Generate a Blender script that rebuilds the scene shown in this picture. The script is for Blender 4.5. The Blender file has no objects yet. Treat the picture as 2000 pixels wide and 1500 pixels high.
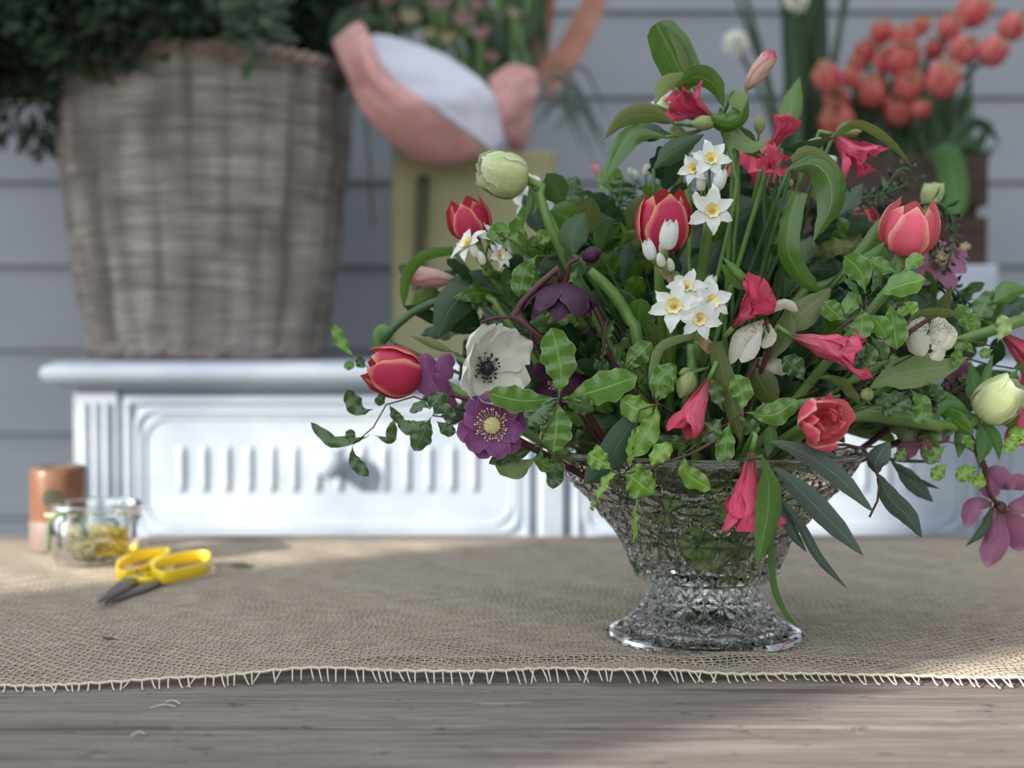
import bpy, math, random
import numpy as np
from mathutils import Vector, Matrix, noise
sc = bpy.context.scene
COL = sc.collection
rnd = random.Random(7)
pi = math.pi

# ------------------------------------------------------------------ camera, sky, sun, exposure
F = 2600.0; H = 0.195; TH = math.atan(85 / F)
cam = bpy.data.cameras.new('camera'); co = bpy.data.objects.new('camera', cam); COL.objects.link(co)
co.location = (0, 0, H); co.rotation_euler = (pi / 2 - TH, 0, 0)
cam.sensor_width = 36; cam.lens = 36 * F / 2000; cam.clip_start = 0.02
cam.dof.use_dof = True; cam.dof.focus_distance = 0.78; cam.dof.aperture_fstop = 4.4
sc.camera = co
sc.view_settings.view_transform = 'Standard'; sc.view_settings.look = 'None'
sc.view_settings.gamma = 1; sc.view_settings.use_curve_mapping = False
sc.view_settings.exposure = 0.0
W = bpy.data.worlds.new('sky'); sc.world = W; W.use_nodes = True
wt = W.node_tree; bg = wt.nodes['Background']
tc = wt.nodes.new('ShaderNodeTexCoord'); sx = wt.nodes.new('ShaderNodeSeparateXYZ'); rp = wt.nodes.new('ShaderNodeValToRGB')
wt.links.new(tc.outputs['Generated'], sx.inputs[0]); wt.links.new(sx.outputs['Z'], rp.inputs[0]); wt.links.new(rp.outputs[0], bg.inputs['Color'])
e = rp.color_ramp.elements
# the open side of the porch faces a bright overcast sky; the other side is duller
gz = wt.nodes.new('ShaderNodeVectorMath'); gz.operation = 'DOT_PRODUCT'; gz.inputs[1].default_value = Vector((-.42, -.62, .66)).normalized()
wt.links.new(tc.outputs['Generated'], gz.inputs[0])
gm_ = wt.nodes.new('ShaderNodeMapRange'); gm_.interpolation_type = 'SMOOTHSTEP'
for i_, v_ in enumerate((-.1, .95, .28, 2.5)): gm_.inputs[i_ + 1].default_value = v_
wt.links.new(gz.outputs['Value'], gm_.inputs[0]); wt.links.new(gm_.outputs[0], bg.inputs['Strength'])
e[0].position = 0.0; e[0].color = (.13, .12, .11, 1); e[1].position = 1; e[1].color = (.80, .88, 1.0, 1)
k = e.new(.02); k.color = (.70, .72, .74, 1); k = e.new(.35); k.color = (.90, .95, 1.0, 1)
sun = bpy.data.lights.new('sun', 'SUN'); so = bpy.data.objects.new('sun', sun); COL.objects.link(so)
sun.energy = 9.2; sun.angle = math.radians(0.9); sun.color = (1.0, .93, .84)
sd = Vector((.82 * math.cos(math.radians(20)), .57 * math.cos(math.radians(20)), -math.sin(math.radians(20))))
so.rotation_euler = sd.to_track_quat('-Z', 'Y').to_euler(); so.location = (-3, -2, 2)
sc.cycles.max_bounces = 12; sc.cycles.transmission_bounces = 10; sc.cycles.diffuse_bounces = 4
sc.cycles.transparent_max_bounces = 12; sc.cycles.sample_clamp_indirect = 6.0

# ------------------------------------------------------------------ small helpers
def P(px, py, d):
    x = (px - 1000) / F; y = (750 - py) / F
    v = Vector((x, math.cos(TH) + y * math.sin(TH), y * math.cos(TH) - math.sin(TH)))
    return Vector((0, 0, H)) + v * (d / v.y)
CAM = Vector((0, 0, H))
def tag(o, label=None, cat=None, group=None, kind=None):
    if label: o['label'] = label
    if cat: o['category'] = cat
    if group: o['group'] = group
    if kind: o['kind'] = kind
    return o
INV = {}
def empty(name, loc, label, cat, group=None, M=None):
    o = bpy.data.objects.new(name, None); COL.objects.link(o); o.empty_display_size = .01
    if M is None: M = Matrix.Translation(loc)
    o.matrix_basis = M; INV[o.name] = M.inverted()
    return tag(o, label, cat, group)
def inv(root): return INV.get(root.name) if root is not None else None
def link(name, me, mat=None, parent=None, smooth=True):
    if mat is not None and not me.materials: me.materials.append(mat)
    o = bpy.data.objects.new(name, me); COL.objects.link(o)
    if parent is not None: o.parent = parent
    return o
def mesh(name, vs, fs, mat=None, parent=None, uvs=None, smooth=True, world=True):
    """vs in world coordinates (converted into the parent's frame) unless world=False"""
    if world and parent is not None:
        p = parent
        chain = INV.get(p.name)
        if chain is not None: vs = [chain @ Vector(v) for v in vs]
    me = bpy.data.meshes.new(name); me.from_pydata([tuple(v) for v in vs], [], fs)
    if uvs is not None:
        L = me.uv_layers.new(name='UVMap'); li = np.empty(len(me.loops), dtype=np.int32)
        me.loops.foreach_get('vertex_index', li); L.data.foreach_set('uv', np.array(uvs, dtype=np.float32)[li].ravel())
    if smooth: me.polygons.foreach_set('use_smooth', [True] * len(me.polygons))
    me.update()
    o = link(name, me, mat, parent)
    if world and parent is not None and parent.name in INV: INV[o.name] = INV[parent.name]
    return o
def grid(nv, nu, closed=False):
    fs = []; m = nu if closed else nu - 1
    for i in range(nv - 1):
        for j in range(m):
            k = (j + 1) % nu
            fs.append((i * nu + j, i * nu + k, (i + 1) * nu + k, (i + 1) * nu + j))
    return fs
def cat(pts, n):
    """Catmull-Rom resampling"""
    pts = [Vector(p) for p in pts]
    if len(pts) == 2: return [pts[0].lerp(pts[1], i / (n - 1)) for i in range(n)]
    q = [pts[0] * 2 - pts[1]] + pts + [pts[-1] * 2 - pts[-2]]
    seg = [(pts[i + 1] - pts[i]).length for i in range(len(pts) - 1)]; tot = sum(seg) or 1
    out = []
    for i in range(n):
        s = tot * i / (n - 1); k = 0
        while k < len(seg) - 1 and s > seg[k]: s -= seg[k]; k += 1
        t = min(1, s / (seg[k] or 1)); a, b, c, d = q[k:k + 4]
        out.append(.5 * ((2 * b) + (c - a) * t + (2 * a - 5 * b + 4 * c - d) * t * t + (3 * b - a - 3 * c + d) * t ** 3))
    return out
def tab(t, v):
    for i in range(len(t) - 1):
        if v <= t[i + 1][0]:
            a, b = t[i], t[i + 1]; f = (v - a[0]) / ((b[0] - a[0]) or 1); f = f * f * (3 - 2 * f)
            return a[1] + (b[1] - a[1]) * f
    return t[-1][1]
def tube_v(pts, rad, n=6, cap=True):
    """vertices+faces of a tube along pts; rad a number or list"""
    vs = []; N = len(pts); up = None
    for i, p in enumerate(pts):
        T = (pts[min(i + 1, N - 1)] - pts[max(i - 1, 0)]).normalized()
        if up is None: up = T.orthogonal().normalized()
        up = (up - T * up.dot(T)).normalized(); sd_ = T.cross(up)
        r = rad[i] if isinstance(rad, (list, tuple)) else rad
        for k in range(n): vs.append(p + (up * math.cos(2 * pi * k / n) + sd_ * math.sin(2 * pi * k / n)) * r)
    fs = grid(N, n, True)
    if cap: fs += [tuple(range(n))[::-1], tuple((N - 1) * n + k for k in range(n))]
    return vs, fs
class MB:
    def __init__(s): s.v = []; s.f = []
    def add(s, vs, fs):
        b = len(s.v); s.v += [Vector(v) for v in vs]; s.f += [tuple(b + i for i in f) for f in fs]; return s
    def tube(s, pts, r, n=6): return s.add(*tube_v([Vector(p) for p in pts], r, n))
    def box(s, a, b):
        x0, y0, z0 = a; x1, y1, z1 = b
        return s.add([(x0, y0, z0), (x1, y0, z0), (x1, y1, z0), (x0, y1, z0), (x0, y0, z1), (x1, y0, z1), (x1, y1, z1), (x0, y1, z1)],
                     [(0, 3, 2, 1), (4, 5, 6, 7), (0, 1, 5, 4), (1, 2, 6, 5), (2, 3, 7, 6), (3, 0, 4, 7)])
    def lathe(s, prof, c, n=32, closed=False):
        vs = [(c[0] + r * math.cos(2 * pi * k / n), c[1] + r * math.sin(2 * pi * k / n), c[2] + z) for r, z in prof for k in range(n)]
        fs = [f[::-1] for f in grid(len(prof), n, True)]
        if closed: fs += [tuple((len(prof) - 1) * n + k for k in range(n))[::-1], tuple(range(n))]
        return s.add(vs, fs)
    def ball(s, c, r, n=8, m=5, sz=1):
        c = Vector(c); vs = [c + Vector((0, 0, -r * sz))]
        for i in range(1, m):
            a = -pi / 2 + pi * i / m
            vs += [c + Vector((r * math.cos(a) * math.cos(2 * pi * k / n), r * math.cos(a) * math.sin(2 * pi * k / n), r * sz * math.sin(a))) for k in range(n)]
        vs.append(c + Vector((0, 0, r * sz))); fs = []
        for k in range(n): fs.append((0, 1 + (k + 1) % n, 1 + k))
        for i in range(m - 2):
            for k in range(n): fs.append((1 + i * n + k, 1 + i * n + (k + 1) % n, 1 + (i + 1) * n + (k + 1) % n, 1 + (i + 1) * n + k))
        for k in range(n): fs.append((len(vs) - 1, 1 + (m - 2) * n + k, 1 + (m - 2) * n + (k + 1) % n))
        return s.add(vs, fs)
    def build(s, name, mat, parent=None, smooth=True, bevel=0, world=True):
        o = mesh(name, s.v, s.f, mat, parent, smooth=smooth, world=world)
        if bevel:
            m = o.modifiers.new('bevel', 'BEVEL'); m.width = bevel; m.segments = 2; m.limit_method = 'ANGLE'
        return o

# ------------------------------------------------------------------ materials
class NT:
    def __init__(s, name):
        s.m = bpy.data.materials.new(name); s.m.use_nodes = True; s.t = s.m.node_tree
        s.b = s.t.nodes['Principled BSDF']; s.out = s.t.nodes['Material Output']
    def n(s, typ, **kw):
        nd = s.t.nodes.new('ShaderNode' + typ)
        for k, v in kw.items():
            if hasattr(nd, k) and k not in nd.inputs: setattr(nd, k, v)
            else: s.set(nd, k, v)
        return nd
    def set(s, nd, k, v):
        i = nd.inputs[k] if not k.startswith('i') or not k[1:].isdigit() else nd.inputs[int(k[1:])]
        if hasattr(v, 'is_linked') or isinstance(v, bpy.types.NodeSocket): s.t.links.new(v, i)
        elif isinstance(v, tuple) and len(v) == 3 and i.type == 'RGBA': i.default_value = (*v, 1)
        else: i.default_value = v
    def p(s, **kw):
        for k, v in kw.items(): s.set(s.b, k.replace('_', ' '), v)
        return s
    def mix(s, f, a, b, mode='MIX'):
        nd = s.t.nodes.new('ShaderNodeMix'); nd.data_type = 'RGBA'; nd.blend_type = mode
        for i, v in ((0, f), (6, a), (7, b)):
            if isinstance(v, bpy.types.NodeSocket): s.t.links.new(v, nd.inputs[i])
            else: nd.inputs[i].default_value = (*v, 1) if isinstance(v, tuple) else v
        return nd.outputs[2]
    def math(s, op, a, b=0.0, c=None, clamp=False):
        nd = s.t.nodes.new('ShaderNodeMath'); nd.operation = op; nd.use_clamp = clamp
        for i, v in enumerate((a, b) if c is None else (a, b, c)):
            if isinstance(v, bpy.types.NodeSocket): s.t.links.new(v, nd.inputs[i])
            else: nd.inputs[i].default_value = v
        return nd.outputs[0]
    def rng(s, v, a, b, c=0.0, d=1.0):
        nd = s.t.nodes.new('ShaderNodeMapRange'); s.t.links.new(v, nd.inputs[0])
        for i, x in enumerate((a, b, c, d)): nd.inputs[i + 1].default_value = x
        return nd.outputs[0]
    def noise(s, scale=5, detail=3, vec=None, sc=None, rough=.5):
        if vec is None: vec = s.t.nodes.new('ShaderNodeTexCoord').outputs['Object']
        if sc:
            mp = s.t.nodes.new('ShaderNodeMapping'); mp.inputs['Scale'].default_value = sc; s.t.links.new(vec, mp.inputs[0]); vec = mp.outputs[0]
        nd = s.n('TexNoise', Scale=scale, Detail=detail, Roughness=rough); s.t.links.new(vec, nd.inputs['Vector'])
        return nd.outputs['Fac']
    def bump(s, h, strength=.3, dist=.001):
        nd = s.n('Bump', Strength=strength, Distance=dist); s.t.links.new(h, nd.inputs['Height']); s.t.links.new(nd.outputs[0], s.b.inputs['Normal'])
    def translucent(s, col, f):
        t = s.n('BsdfTranslucent'); s.set(t, 'Color', col); mx = s.n('MixShader'); mx.inputs[0].default_value = f
        s.t.links.new(s.b.outputs[0], mx.inputs[1]); s.t.links.new(t.outputs[0], mx.inputs[2]); s.t.links.new(mx.outputs[0], s.out.inputs[0])
def uvs_(N):
    u = N.n('UVMap'); s = N.n('SeparateXYZ'); N.t.links.new(u.outputs[0], s.inputs[0]); return s.outputs[0], s.outputs[1], u.outputs[0]
def lin(r, g, b):
    f = lambda c: (c / 255 / 12.92) if c <= 10 else ((c / 255 + .055) / 1.055) ** 2.4
    return (f(r), f(g), f(b))
def leafmat(name, c1, c2, rough=.35, trans=.22, vein=.5, par=False, back=None, edge=None):
    N = NT(name); u, v, uv = uvs_(N)
    au = N.math('ABSOLUTE', N.math('SUBTRACT', u, .5))
    oi = N.n('ObjectInfo')
    nz = N.noise(60, 4)
    f = N.math('ADD', N.math('MULTIPLY', nz, .75), N.math('MULTIPLY', oi.outputs['Random'], .55), clamp=True)
    c = N.mix(N.rng(f, .2, .95), c1, c2)
    mid = N.rng(au, .012, .045, 1.0, 0.0)
    if par: w = N.math('SINE', N.math('MULTIPLY', u, 70.0))
    else: w = N.math('SINE', N.math('ADD', N.math('MULTIPLY', v, 75.0), N.math('MULTIPLY', au, -55.0)))
    sv = N.math('MULTIPLY', N.rng(w, .3, 1.0, 0, .30 if not par else .6), N.rng(nz, .3, .6))
    vm = N.math('MULTIPLY', N.math('MAXIMUM', mid, sv), vein)
    light = tuple(min(1, x * 1.9 + .03) for x in c2)
    c = N.mix(vm, c, light)
    big = N.noise(14, 3); c = N.mix(N.rng(big, .35, .65, 0, .45), c, tuple(x * .5 for x in c1))
    if edge: c = N.mix(N.rng(au, .44, .5, 0, .7), c, edge)
    if back:
        g = N.n('NewGeometry'); c = N.mix(g.outputs['Backfacing'], c, back)
    N.p(Base_Color=c, Roughness=rough); N.b.inputs['Specular IOR Level'].default_value = .5
    if rough < .33: N.b.inputs['Coat Weight'].default_value = .35; N.b.inputs['Coat Roughness'].default_value = .12
    N.bump(N.math('ADD', N.math('MULTIPLY', vm, -1.0), N.math('MULTIPLY', nz, .4)), .35, .0008)
    N.translucent(N.mix(.5, c, tuple(x * 1.5 for x in c2)), trans)
    return N.m
def petalmat(name, base, mid, edge=None, e0=.36, streak=0.0, streakc=None, basec=None, tipc=None, trans=.3, rough=.45, inner=None, spots=None, bl=.35):
    """base->mid along v, edge colour towards the rim, streaks along the petal, base colour near the claw"""
    N = NT(name); u, v, uv = uvs_(N); au = N.math('ABSOLUTE', N.math('SUBTRACT', u, .5))
    nz = N.noise(55, 3); oi = N.n('ObjectInfo')
    f = N.math('ADD', N.math('MULTIPLY', nz, .7), N.math('MULTIPLY', oi.outputs['Random'], .4), clamp=True)
    c = N.mix(N.rng(f, .2, .9), base, mid)
    if streak:
        st = N.noise(1.0, 2, uv, (34, 1.6, 1)); c = N.mix(N.rng(st, .48, .62, 0, streak), c, streakc)
    if basec: c = N.mix(N.rng(N.math('ADD', v, N.math('MULTIPLY', nz, .1)), .04, bl, 1, 0), c, basec)
    if tipc: c = N.mix(N.rng(v, .75, 1.0), c, tipc)
    if edge:
        ee = N.math('MAXIMUM', N.rng(au, e0, .5), N.rng(v, .86, 1.0)); ee = N.math('MULTIPLY', ee, N.rng(nz, .25, .6, .4, 1.0))
        c = N.mix(ee, c, edge)
    if spots:
        vo = N.n('TexVoronoi', Scale=1.0); mp = N.n('Mapping'); mp.inputs['Scale'].default_value = (11, 15, 1); N.t.links.new(uv, mp.inputs[0]); N.t.links.new(mp.outputs[0], vo.inputs['Vector'])
        m = N.math('MULTIPLY', N.rng(vo.outputs['Distance'], .28, .40, 1, 0), N.math('MULTIPLY', N.rng(v, .1, .75, 1, 0), N.rng(nz, .4, .5)))
        c = N.mix(m, c, spots)
    if inner:
        g = N.n('NewGeometry'); c = N.mix(g.outputs['Backfacing'], c, inner)
    N.p(Base_Color=c, Roughness=rough); N.b.inputs['Specular IOR Level'].default_value = .35
    st2 = N.noise(1.0, 3, uv, (45, 2.5, 1)); N.bump(st2, .4, .0006)
    N.translucent(c, trans)
    return N.m
def plain(name, c, rough=.6, metal=0, c2=None, scale=30, bump=0, sc=None, detail=4):
    N = NT(name)
    if c2:
        nz = N.noise(scale, detail, None, sc); c = N.mix(N.rng(nz, .3, .7), c, c2)
        if bump: N.bump(nz, bump, .001)
    N.p(Base_Color=c, Roughness=rough, Metallic=metal); return N.m
def glassmat(name, col=(1, 1, 1), rough=.0, ior=1.5):
    N = NT(name); N.p(Base_Color=col, Roughness=rough, IOR=ior); N.b.inputs['Transmission Weight'].default_value = 1; return N.m

M = {}
M['pit'] = leafmat('pittosporum_leaf', (.075, .19, .02), (.15, .32, .05), .25, .25, .6, edge=(.35, .45, .2))
M['pitd'] = leafmat('dark_pittosporum_leaf', (.035, .095, .02), (.075, .16, .035), .28, .2, .5, edge=(.2, .28, .12))
M['lime'] = leafmat('lime_leaf', (.15, .33, .03), (.27, .48, .07), .25, .3, .6)
M['alst'] = leafmat('alstroemeria_leaf', (.04, .115, .012), (.11, .24, .025), .26, .22, .5, True, back=(.13, .2, .09))
M['dark'] = leafmat('dark_strap_leaf', (.012, .045, .014), (.03, .085, .025), .35, .12, .25, True, back=(.03, .07, .035))
M['deep'] = leafmat('deep_green_leaf', (.012, .04, .014), (.035, .09, .028), .4, .12, .4)
M['olive'] = leafmat('olive_leaf', (.08, .12, .025), (.16, .21, .055), .35, .25, .35, True, back=(.14, .19, .09))
M['euc'] = leafmat('eucalyptus_leaf', (.035, .068, .05), (.085, .13, .10), .45, .08, .7)
M['pale'] = leafmat('pale_leaf', (.17, .28, .08), (.28, .39, .15), .45, .3, .3, True)
M['fern'] = leafmat('ruff_leaf', (.05, .15, .03), (.11, .26, .06), .4, .2, .4, True)
M['bush'] = leafmat('evergreen_bush_leaf', (.03, .07, .035), (.09, .15, .08), .45, .1, .4)
PK = (.62, .045, .09); PK2 = (.75, .10, .16)
M['tul'] = petalmat('coral_pink_tulip_petal', (.50, .025, .085), (.70, .07, .13), (.95, .50, .28), .34, .35, (.42, .02, .12), inner=(.50, .06, .07), basec=(.75, .35, .3), bl=.16)
M['tul2'] = petalmat('salmon_double_tulip_petal', (.76, .07, .16), (.93, .23, .29), (1.0, .62, .46), .3, .3, (.62, .05, .13), inner=(.84, .24, .26))
M['als'] = petalmat('pink_alstroemeria_petal', (.66, .035, .12), (.85, .22, .32), (.80, .06, .17), .44, .5, (.42, .015, .06), basec=(.20, .10, .05), inner=(.68, .09, .15), bl=.45)
M['alw'] = petalmat('pink_white_alstroemeria_petal', (.75, .45, .40), (.80, .68, .55), (.6, .05, .12), .42, .6, (.6, .12, .18), basec=(.4, .36, .18), tipc=(.6, .04, .12))
M['alg'] = petalmat('green_bud_scale', (.30, .38, .12), (.42, .46, .2), None, .4, .6, (.16, .2, .06), trans=.2)
M['nar'] = petalmat('white_narcissus_petal', (.78, .82, .76), (.88, .90, .86), None, basec=(.62, .72, .38), trans=.25, rough=.5, bl=.25)
M['narb'] = petalmat('cream_narcissus_bud_petal', (.72, .78, .60), (.85, .88, .76), None, basec=(.42, .56, .2), trans=.25)
M['cor'] = plain('narcissus_corona', (.85, .72, .2), .5, c2=(.9, .82, .45), scale=200)
M['sta'] = plain('orange_stamen', (.80, .38, .03), .6)
M['ane'] = petalmat('white_anemone_petal', (.76, .74, .64), (.88, .88, .82), None, .4, .25, (.70, .64, .48), basec=(.55, .6, .35), trans=.25)
M['anb'] = petalmat('pale_green_anemone_bud_petal', (.55, .66, .26), (.70, .76, .45), (.78, .82, .6), .38, .4, (.42, .54, .18), trans=.25)
M['blk'] = plain('blue_black_anemone_centre', (.008, .009, .022), .45, c2=(.025, .03, .06), scale=400)
M['hel'] = petalmat('purple_hellebore_petal', (.19, .045, .16), (.34, .12, .29), (.35, .14, .32), .44, .55, (.11, .02, .1), basec=(.18, .07, .1))
M['held'] = petalmat('dark_plum_hellebore_petal', (.035, .010, .03), (.075, .02, .06), (.13, .04, .09), .44, .4, (.02, .005, .018), trans=.15)
M['help'] = petalmat('mauve_pink_hellebore_petal', (.30, .10, .19), (.46, .21, .33), (.52, .32, .42), .44, .4, (.2, .05, .12), basec=(.12, .06, .05))
M['helw'] = petalmat('speckled_cream_hellebore_petal', (.55, .56, .42), (.68, .67, .54), None, trans=.25, spots=(.06, .01, .03))
M['yst'] = plain('cream_yellow_stamen', (.62, .55, .2), .6, c2=(.8, .76, .45), scale=500)
M['stem'] = plain('green_stem', (.09, .19, .04), .4, c2=(.15, .27, .06), scale=60)
M['stemd'] = plain('dark_green_stem', (.03, .08, .025), .45, c2=(.06, .13, .04), scale=60)
M['stemp'] = plain('plum_stem', (.05, .012, .018), .5, c2=(.10, .03, .03), scale=60)
M['twig'] = plain('brown_twig', (.05, .025, .015), .7, c2=(.11, .06, .04), scale=90, bump=.3)
M['spathe'] = plain('papery_brown_spathe', (.22, .15, .06), .7, c2=(.38, .30, .15), scale=1, sc=(400, 400, 60))
# ------------------------------------------------------------------ plant builders
PROF = {
 'pit': [(0, .05), (.09, .06), (.22, .38), (.42, .85), (.62, 1), (.8, .84), (.93, .5), (1, .03)],
 'lance': [(0, .07), (.1, .3), (.3, .9), (.45, 1), (.65, .8), (.85, .38), (1, .01)],
 'euc': [(0, .05), (.1, .45), (.3, .9), (.5, 1), (.7, .85), (.88, .45), (1, .03)],
 'strap': [(0, .7), (.3, .95), (.6, 1), (.85, .7), (1, .03)],
 'oval': [(0, .05), (.12, .5), (.35, 1), (.6, .95), (.85, .55), (1, .03)],
 'fold': [(0, .5), (.2, .95), (.6, 1), (.9, .8), (1, .35)],
}
def dpt(p, d): return P(p[0], p[1], p[2] if len(p) > 2 else d)
def leafgeo(pts, w, kind='oval', roll=0, cup=.15, wave=0, wf=3.5, twist=0, nv=15, nu=7, seed=0, curl=0, jag=0):
    """pts world path base->tip, w half width (m); returns verts, faces, uvs"""
    c = cat(pts, nv); vs = []; uv = []; L = (c[-1] - c[0]).length; side_prev = None
    for i, p in enumerate(c):
        v = i / (nv - 1); T = (c[min(i + 1, nv - 1)] - c[max(i - 1, 0)]).normalized()
        view = (p - CAM).normalized(); s = T.cross(view)
        if s.length < .15: s = T.cross(Vector((0, 0, 1)))
        s.normalize()
        s = Matrix.Rotation(math.radians(roll + twist * v), 3, T) @ s; n = s.cross(T)
        if n.dot(view) > 0 and abs(roll) < 90: n = -n
        ww = w * tab(PROF[kind], v)
        if jag: ww *= 1 - jag * abs(math.sin(v * pi * 6.5 + seed)) 
        for j in range(nu):
            u = -1 + 2 * j / (nu - 1)
            ph = (1.7 if u > 0 else 0) + seed
            wv = wave * w * math.sin(2 * pi * wf * v + ph) * u * u
            wd = 1 + (.10 * math.sin(2 * pi * wf * v + ph + 1.2) * abs(u) if wave else 0)
            off = -cup * ww * (u * u) + wv * min(1, v * 5) + curl * L * v * v
            vs.append(p + s * (u * ww * wd * (1 - .12 * abs(cup) * u * u)) + n * off); uv.append(((u + 1) / 2, v))
    return vs, [f_[::-1] for f_ in grid(nv, nu)], uv
def leaf(root, mat, path, wpx, kind='oval', d=.82, roll=0, cup=.2, wave=0, wf=3.5, twist=0, name='leaf', curl=0, label=None, jag=0, nv=15):
    pts = [dpt(p, d) for p in path]; dm = sum(p.y for p in pts) / len(pts)
    v, f, uv = leafgeo(pts, wpx * dm / F / 2, kind, roll, cup, wave, wf, twist, seed=rnd.random() * 6, curl=curl, jag=jag, nv=nv)
    o = mesh(name, v, f, M[mat], root, uv)
    if label: o['label'] = label
    return o
def stem_obj(root, pts, r, mat='stem', name='stem', n=7, r1=None, ns=14):
    c = cat(pts, ns); rr = [r + ((r1 if r1 is not None else r) - r) * i / (ns - 1) for i in range(ns)]
    v, f = tube_v(c, rr, n); return mesh(name, v, f, M[mat], root)
VC = P(1376, 1250, .867); VC.z = 0
MOUTH = Vector((VC.x, VC.y, .075))
def mouth(): return MOUTH + Vector((rnd.uniform(-.035, .035), rnd.uniform(-.03, .03), rnd.uniform(-.03, .0)))
def lone_leaf(label, mat, path, w, kind='lance', d=.82, stem=True, group=None, name='leaf_blade', via=None, **kw):
    """a cut leaf standing in the bowl: blade + the stalk that goes down into it"""
    b = dpt(path[0], d); r = empty(name, b, label, 'leaf', group)
    leaf(r, mat, path, w, kind, d, name='blade', **kw)
    if via: e_ = dpt(via, d); stem_obj(r, [b, b.lerp(e_, .5) + Vector((0, .002, -.002)), e_], .0011, 'stem', name='stalk')
    elif stem:
        m = mouth(); q = b.lerp(m, .5) + Vector((0, .02, .01)); stem_obj(r, [b, q, m], .0012, 'stemd', name='stalk')
    return r
def sprig(label, twig, leaves, d=.82, mat='pit', tw='twig', tr=.0007, wave=.34, wf=3.2, cat_='foliage', name='leafy_sprig', group=None, tomouth=True, kind='pit', cup=.15, rollr=18, buds=None):
    """twig path + leaves [(path, width, roll?)]; all in photo points with depth"""
    tp = [dpt(p, d) for p in twig]; r = empty(name, tp[0], label, cat_, group)
    pts = list(tp)
    if tomouth: m = mouth(); pts = [m, m.lerp(tp[0], .55) + Vector((0, .012, .02))] + pts
    stem_obj(r, pts, tr * 1.3, tw, 'twig', r1=tr * .6, ns=18)
    for L in leaves:
        path, w = L[0], L[1]; roll = L[2] if len(L) > 2 else rnd.uniform(-rollr, rollr); mt = L[3] if len(L) > 3 else mat
        leaf(r, mt, path, w, kind, d, roll=roll, cup=cup, wave=wave, wf=wf)
    return r
PM = {}
def petalmesh(key, prof, wt, cup, ruff=0, seed=0, nv=13, nu=9, asym=0, notch=0):
    k = (key, seed)
    if k in PM: return PM[k]
    pr = cat([Vector((a, 0, b)) for a, b in prof], nv); vs = []; uv = []
    for i, p in enumerate(pr):
        v = i / (nv - 1); T = (pr[min(i + 1, nv - 1)] - pr[max(i - 1, 0)]).normalized(); n = Vector((-T.z, 0, T.x))
        w = tab(wt, v); R = cup if cup else 1e3
        for j in range(nu):
            u = -1 + 2 * j / (nu - 1); a = u * w / R; x = R * math.sin(a); q = R * (1 - math.cos(a))
            pt = p + Vector((0, x, 0)) + n * q
            if ruff:
                k2 = v * v * ruff
                nn = Vector((pt.x * 4 + seed * 7.3, pt.y * 4, pt.z * 4 + seed))
                pt = pt + Vector((noise.noise(nn), noise.noise(nn + Vector((9, 0, 0))), noise.noise(nn + Vector((0, 9, 0))))) * k2
            if notch and i == nv - 1: pt = pt + T * notch * math.sin(u * 9 + seed)
            vs.append(pt); uv.append(((u + 1) / 2, v))
    me = bpy.data.meshes.new('petal'); me.from_pydata([tuple(v) for v in vs], [], grid(nv, nu))
    L = me.uv_layers.new(name='UVMap'); li = np.empty(len(me.loops), dtype=np.int32); me.loops.foreach_get('vertex_index', li)
    L.data.foreach_set('uv', np.array(uv, dtype=np.float32)[li].ravel())
    me.polygons.foreach_set('use_smooth', [True] * len(me.polygons)); me.update(); PM[k] = me
    return me
def framem(loc, ax, spin=0):
    z = Vector((ax[0], -ax[2], ax[1])).normalized(); x = z.orthogonal()
    ref = Vector((1, 0, 0)) if abs(z.x) < .8 else Vector((0, 0, 1))
    x = (ref - z * ref.dot(z)).normalized(); y = z.cross(x)
    m = Matrix((x, y, z)).transposed().to_4x4(); m = Matrix.Translation(loc) @ m @ Matrix.Rotation(math.radians(spin), 4, 'Z')
    return m
def put(me, mat, parent, phi, s, name='petal', tilt=0, dz=0, lm=None):
    """place a shared petal mesh round the flower axis (local), optional extra local matrix"""
    key = (me.name, mat)
    if key not in PM:
        c = me.copy(); c.materials.clear(); c.materials.append(M[mat]); PM[key] = c
    o = bpy.data.objects.new(name, PM[key]); COL.objects.link(o); o.parent = parent
    m = Matrix.Rotation(phi, 4, 'Z') @ Matrix.Translation((0, 0, dz)) @ Matrix.Rotation(tilt, 4, 'Y') @ Matrix.Scale(s, 4)
    o.matrix_basis = (lm @ m) if lm is not None else m
    return o
def addstem(r, loc, ax, Ls, rad, mat, to=None, mid=None):
    z = Vector((ax[0], -ax[2], ax[1])).normalized(); m = to if to is not None else mouth()
    a = loc - z * Ls
    pts = [loc, a] + ([dpt(q, loc.y) for q in mid] if mid else [a.lerp(m, .5) + Vector((0, .015, .0))]) + [m]
    return stem_obj(r, pts, rad, mat, ns=20)
TW = [(0, .1), (.2, .3), (.5, .40), (.8, .27), (.93, .12), (1, .015)]
TP_ = [(.02, 0), (.24, .05), (.41, .24), (.45, .5), (.38, .76), (.22, 1.0)]
TPo = [(.02, 0), (.24, .05), (.42, .24), (.48, .5), (.47, .76), (.42, 1.0)]
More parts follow.
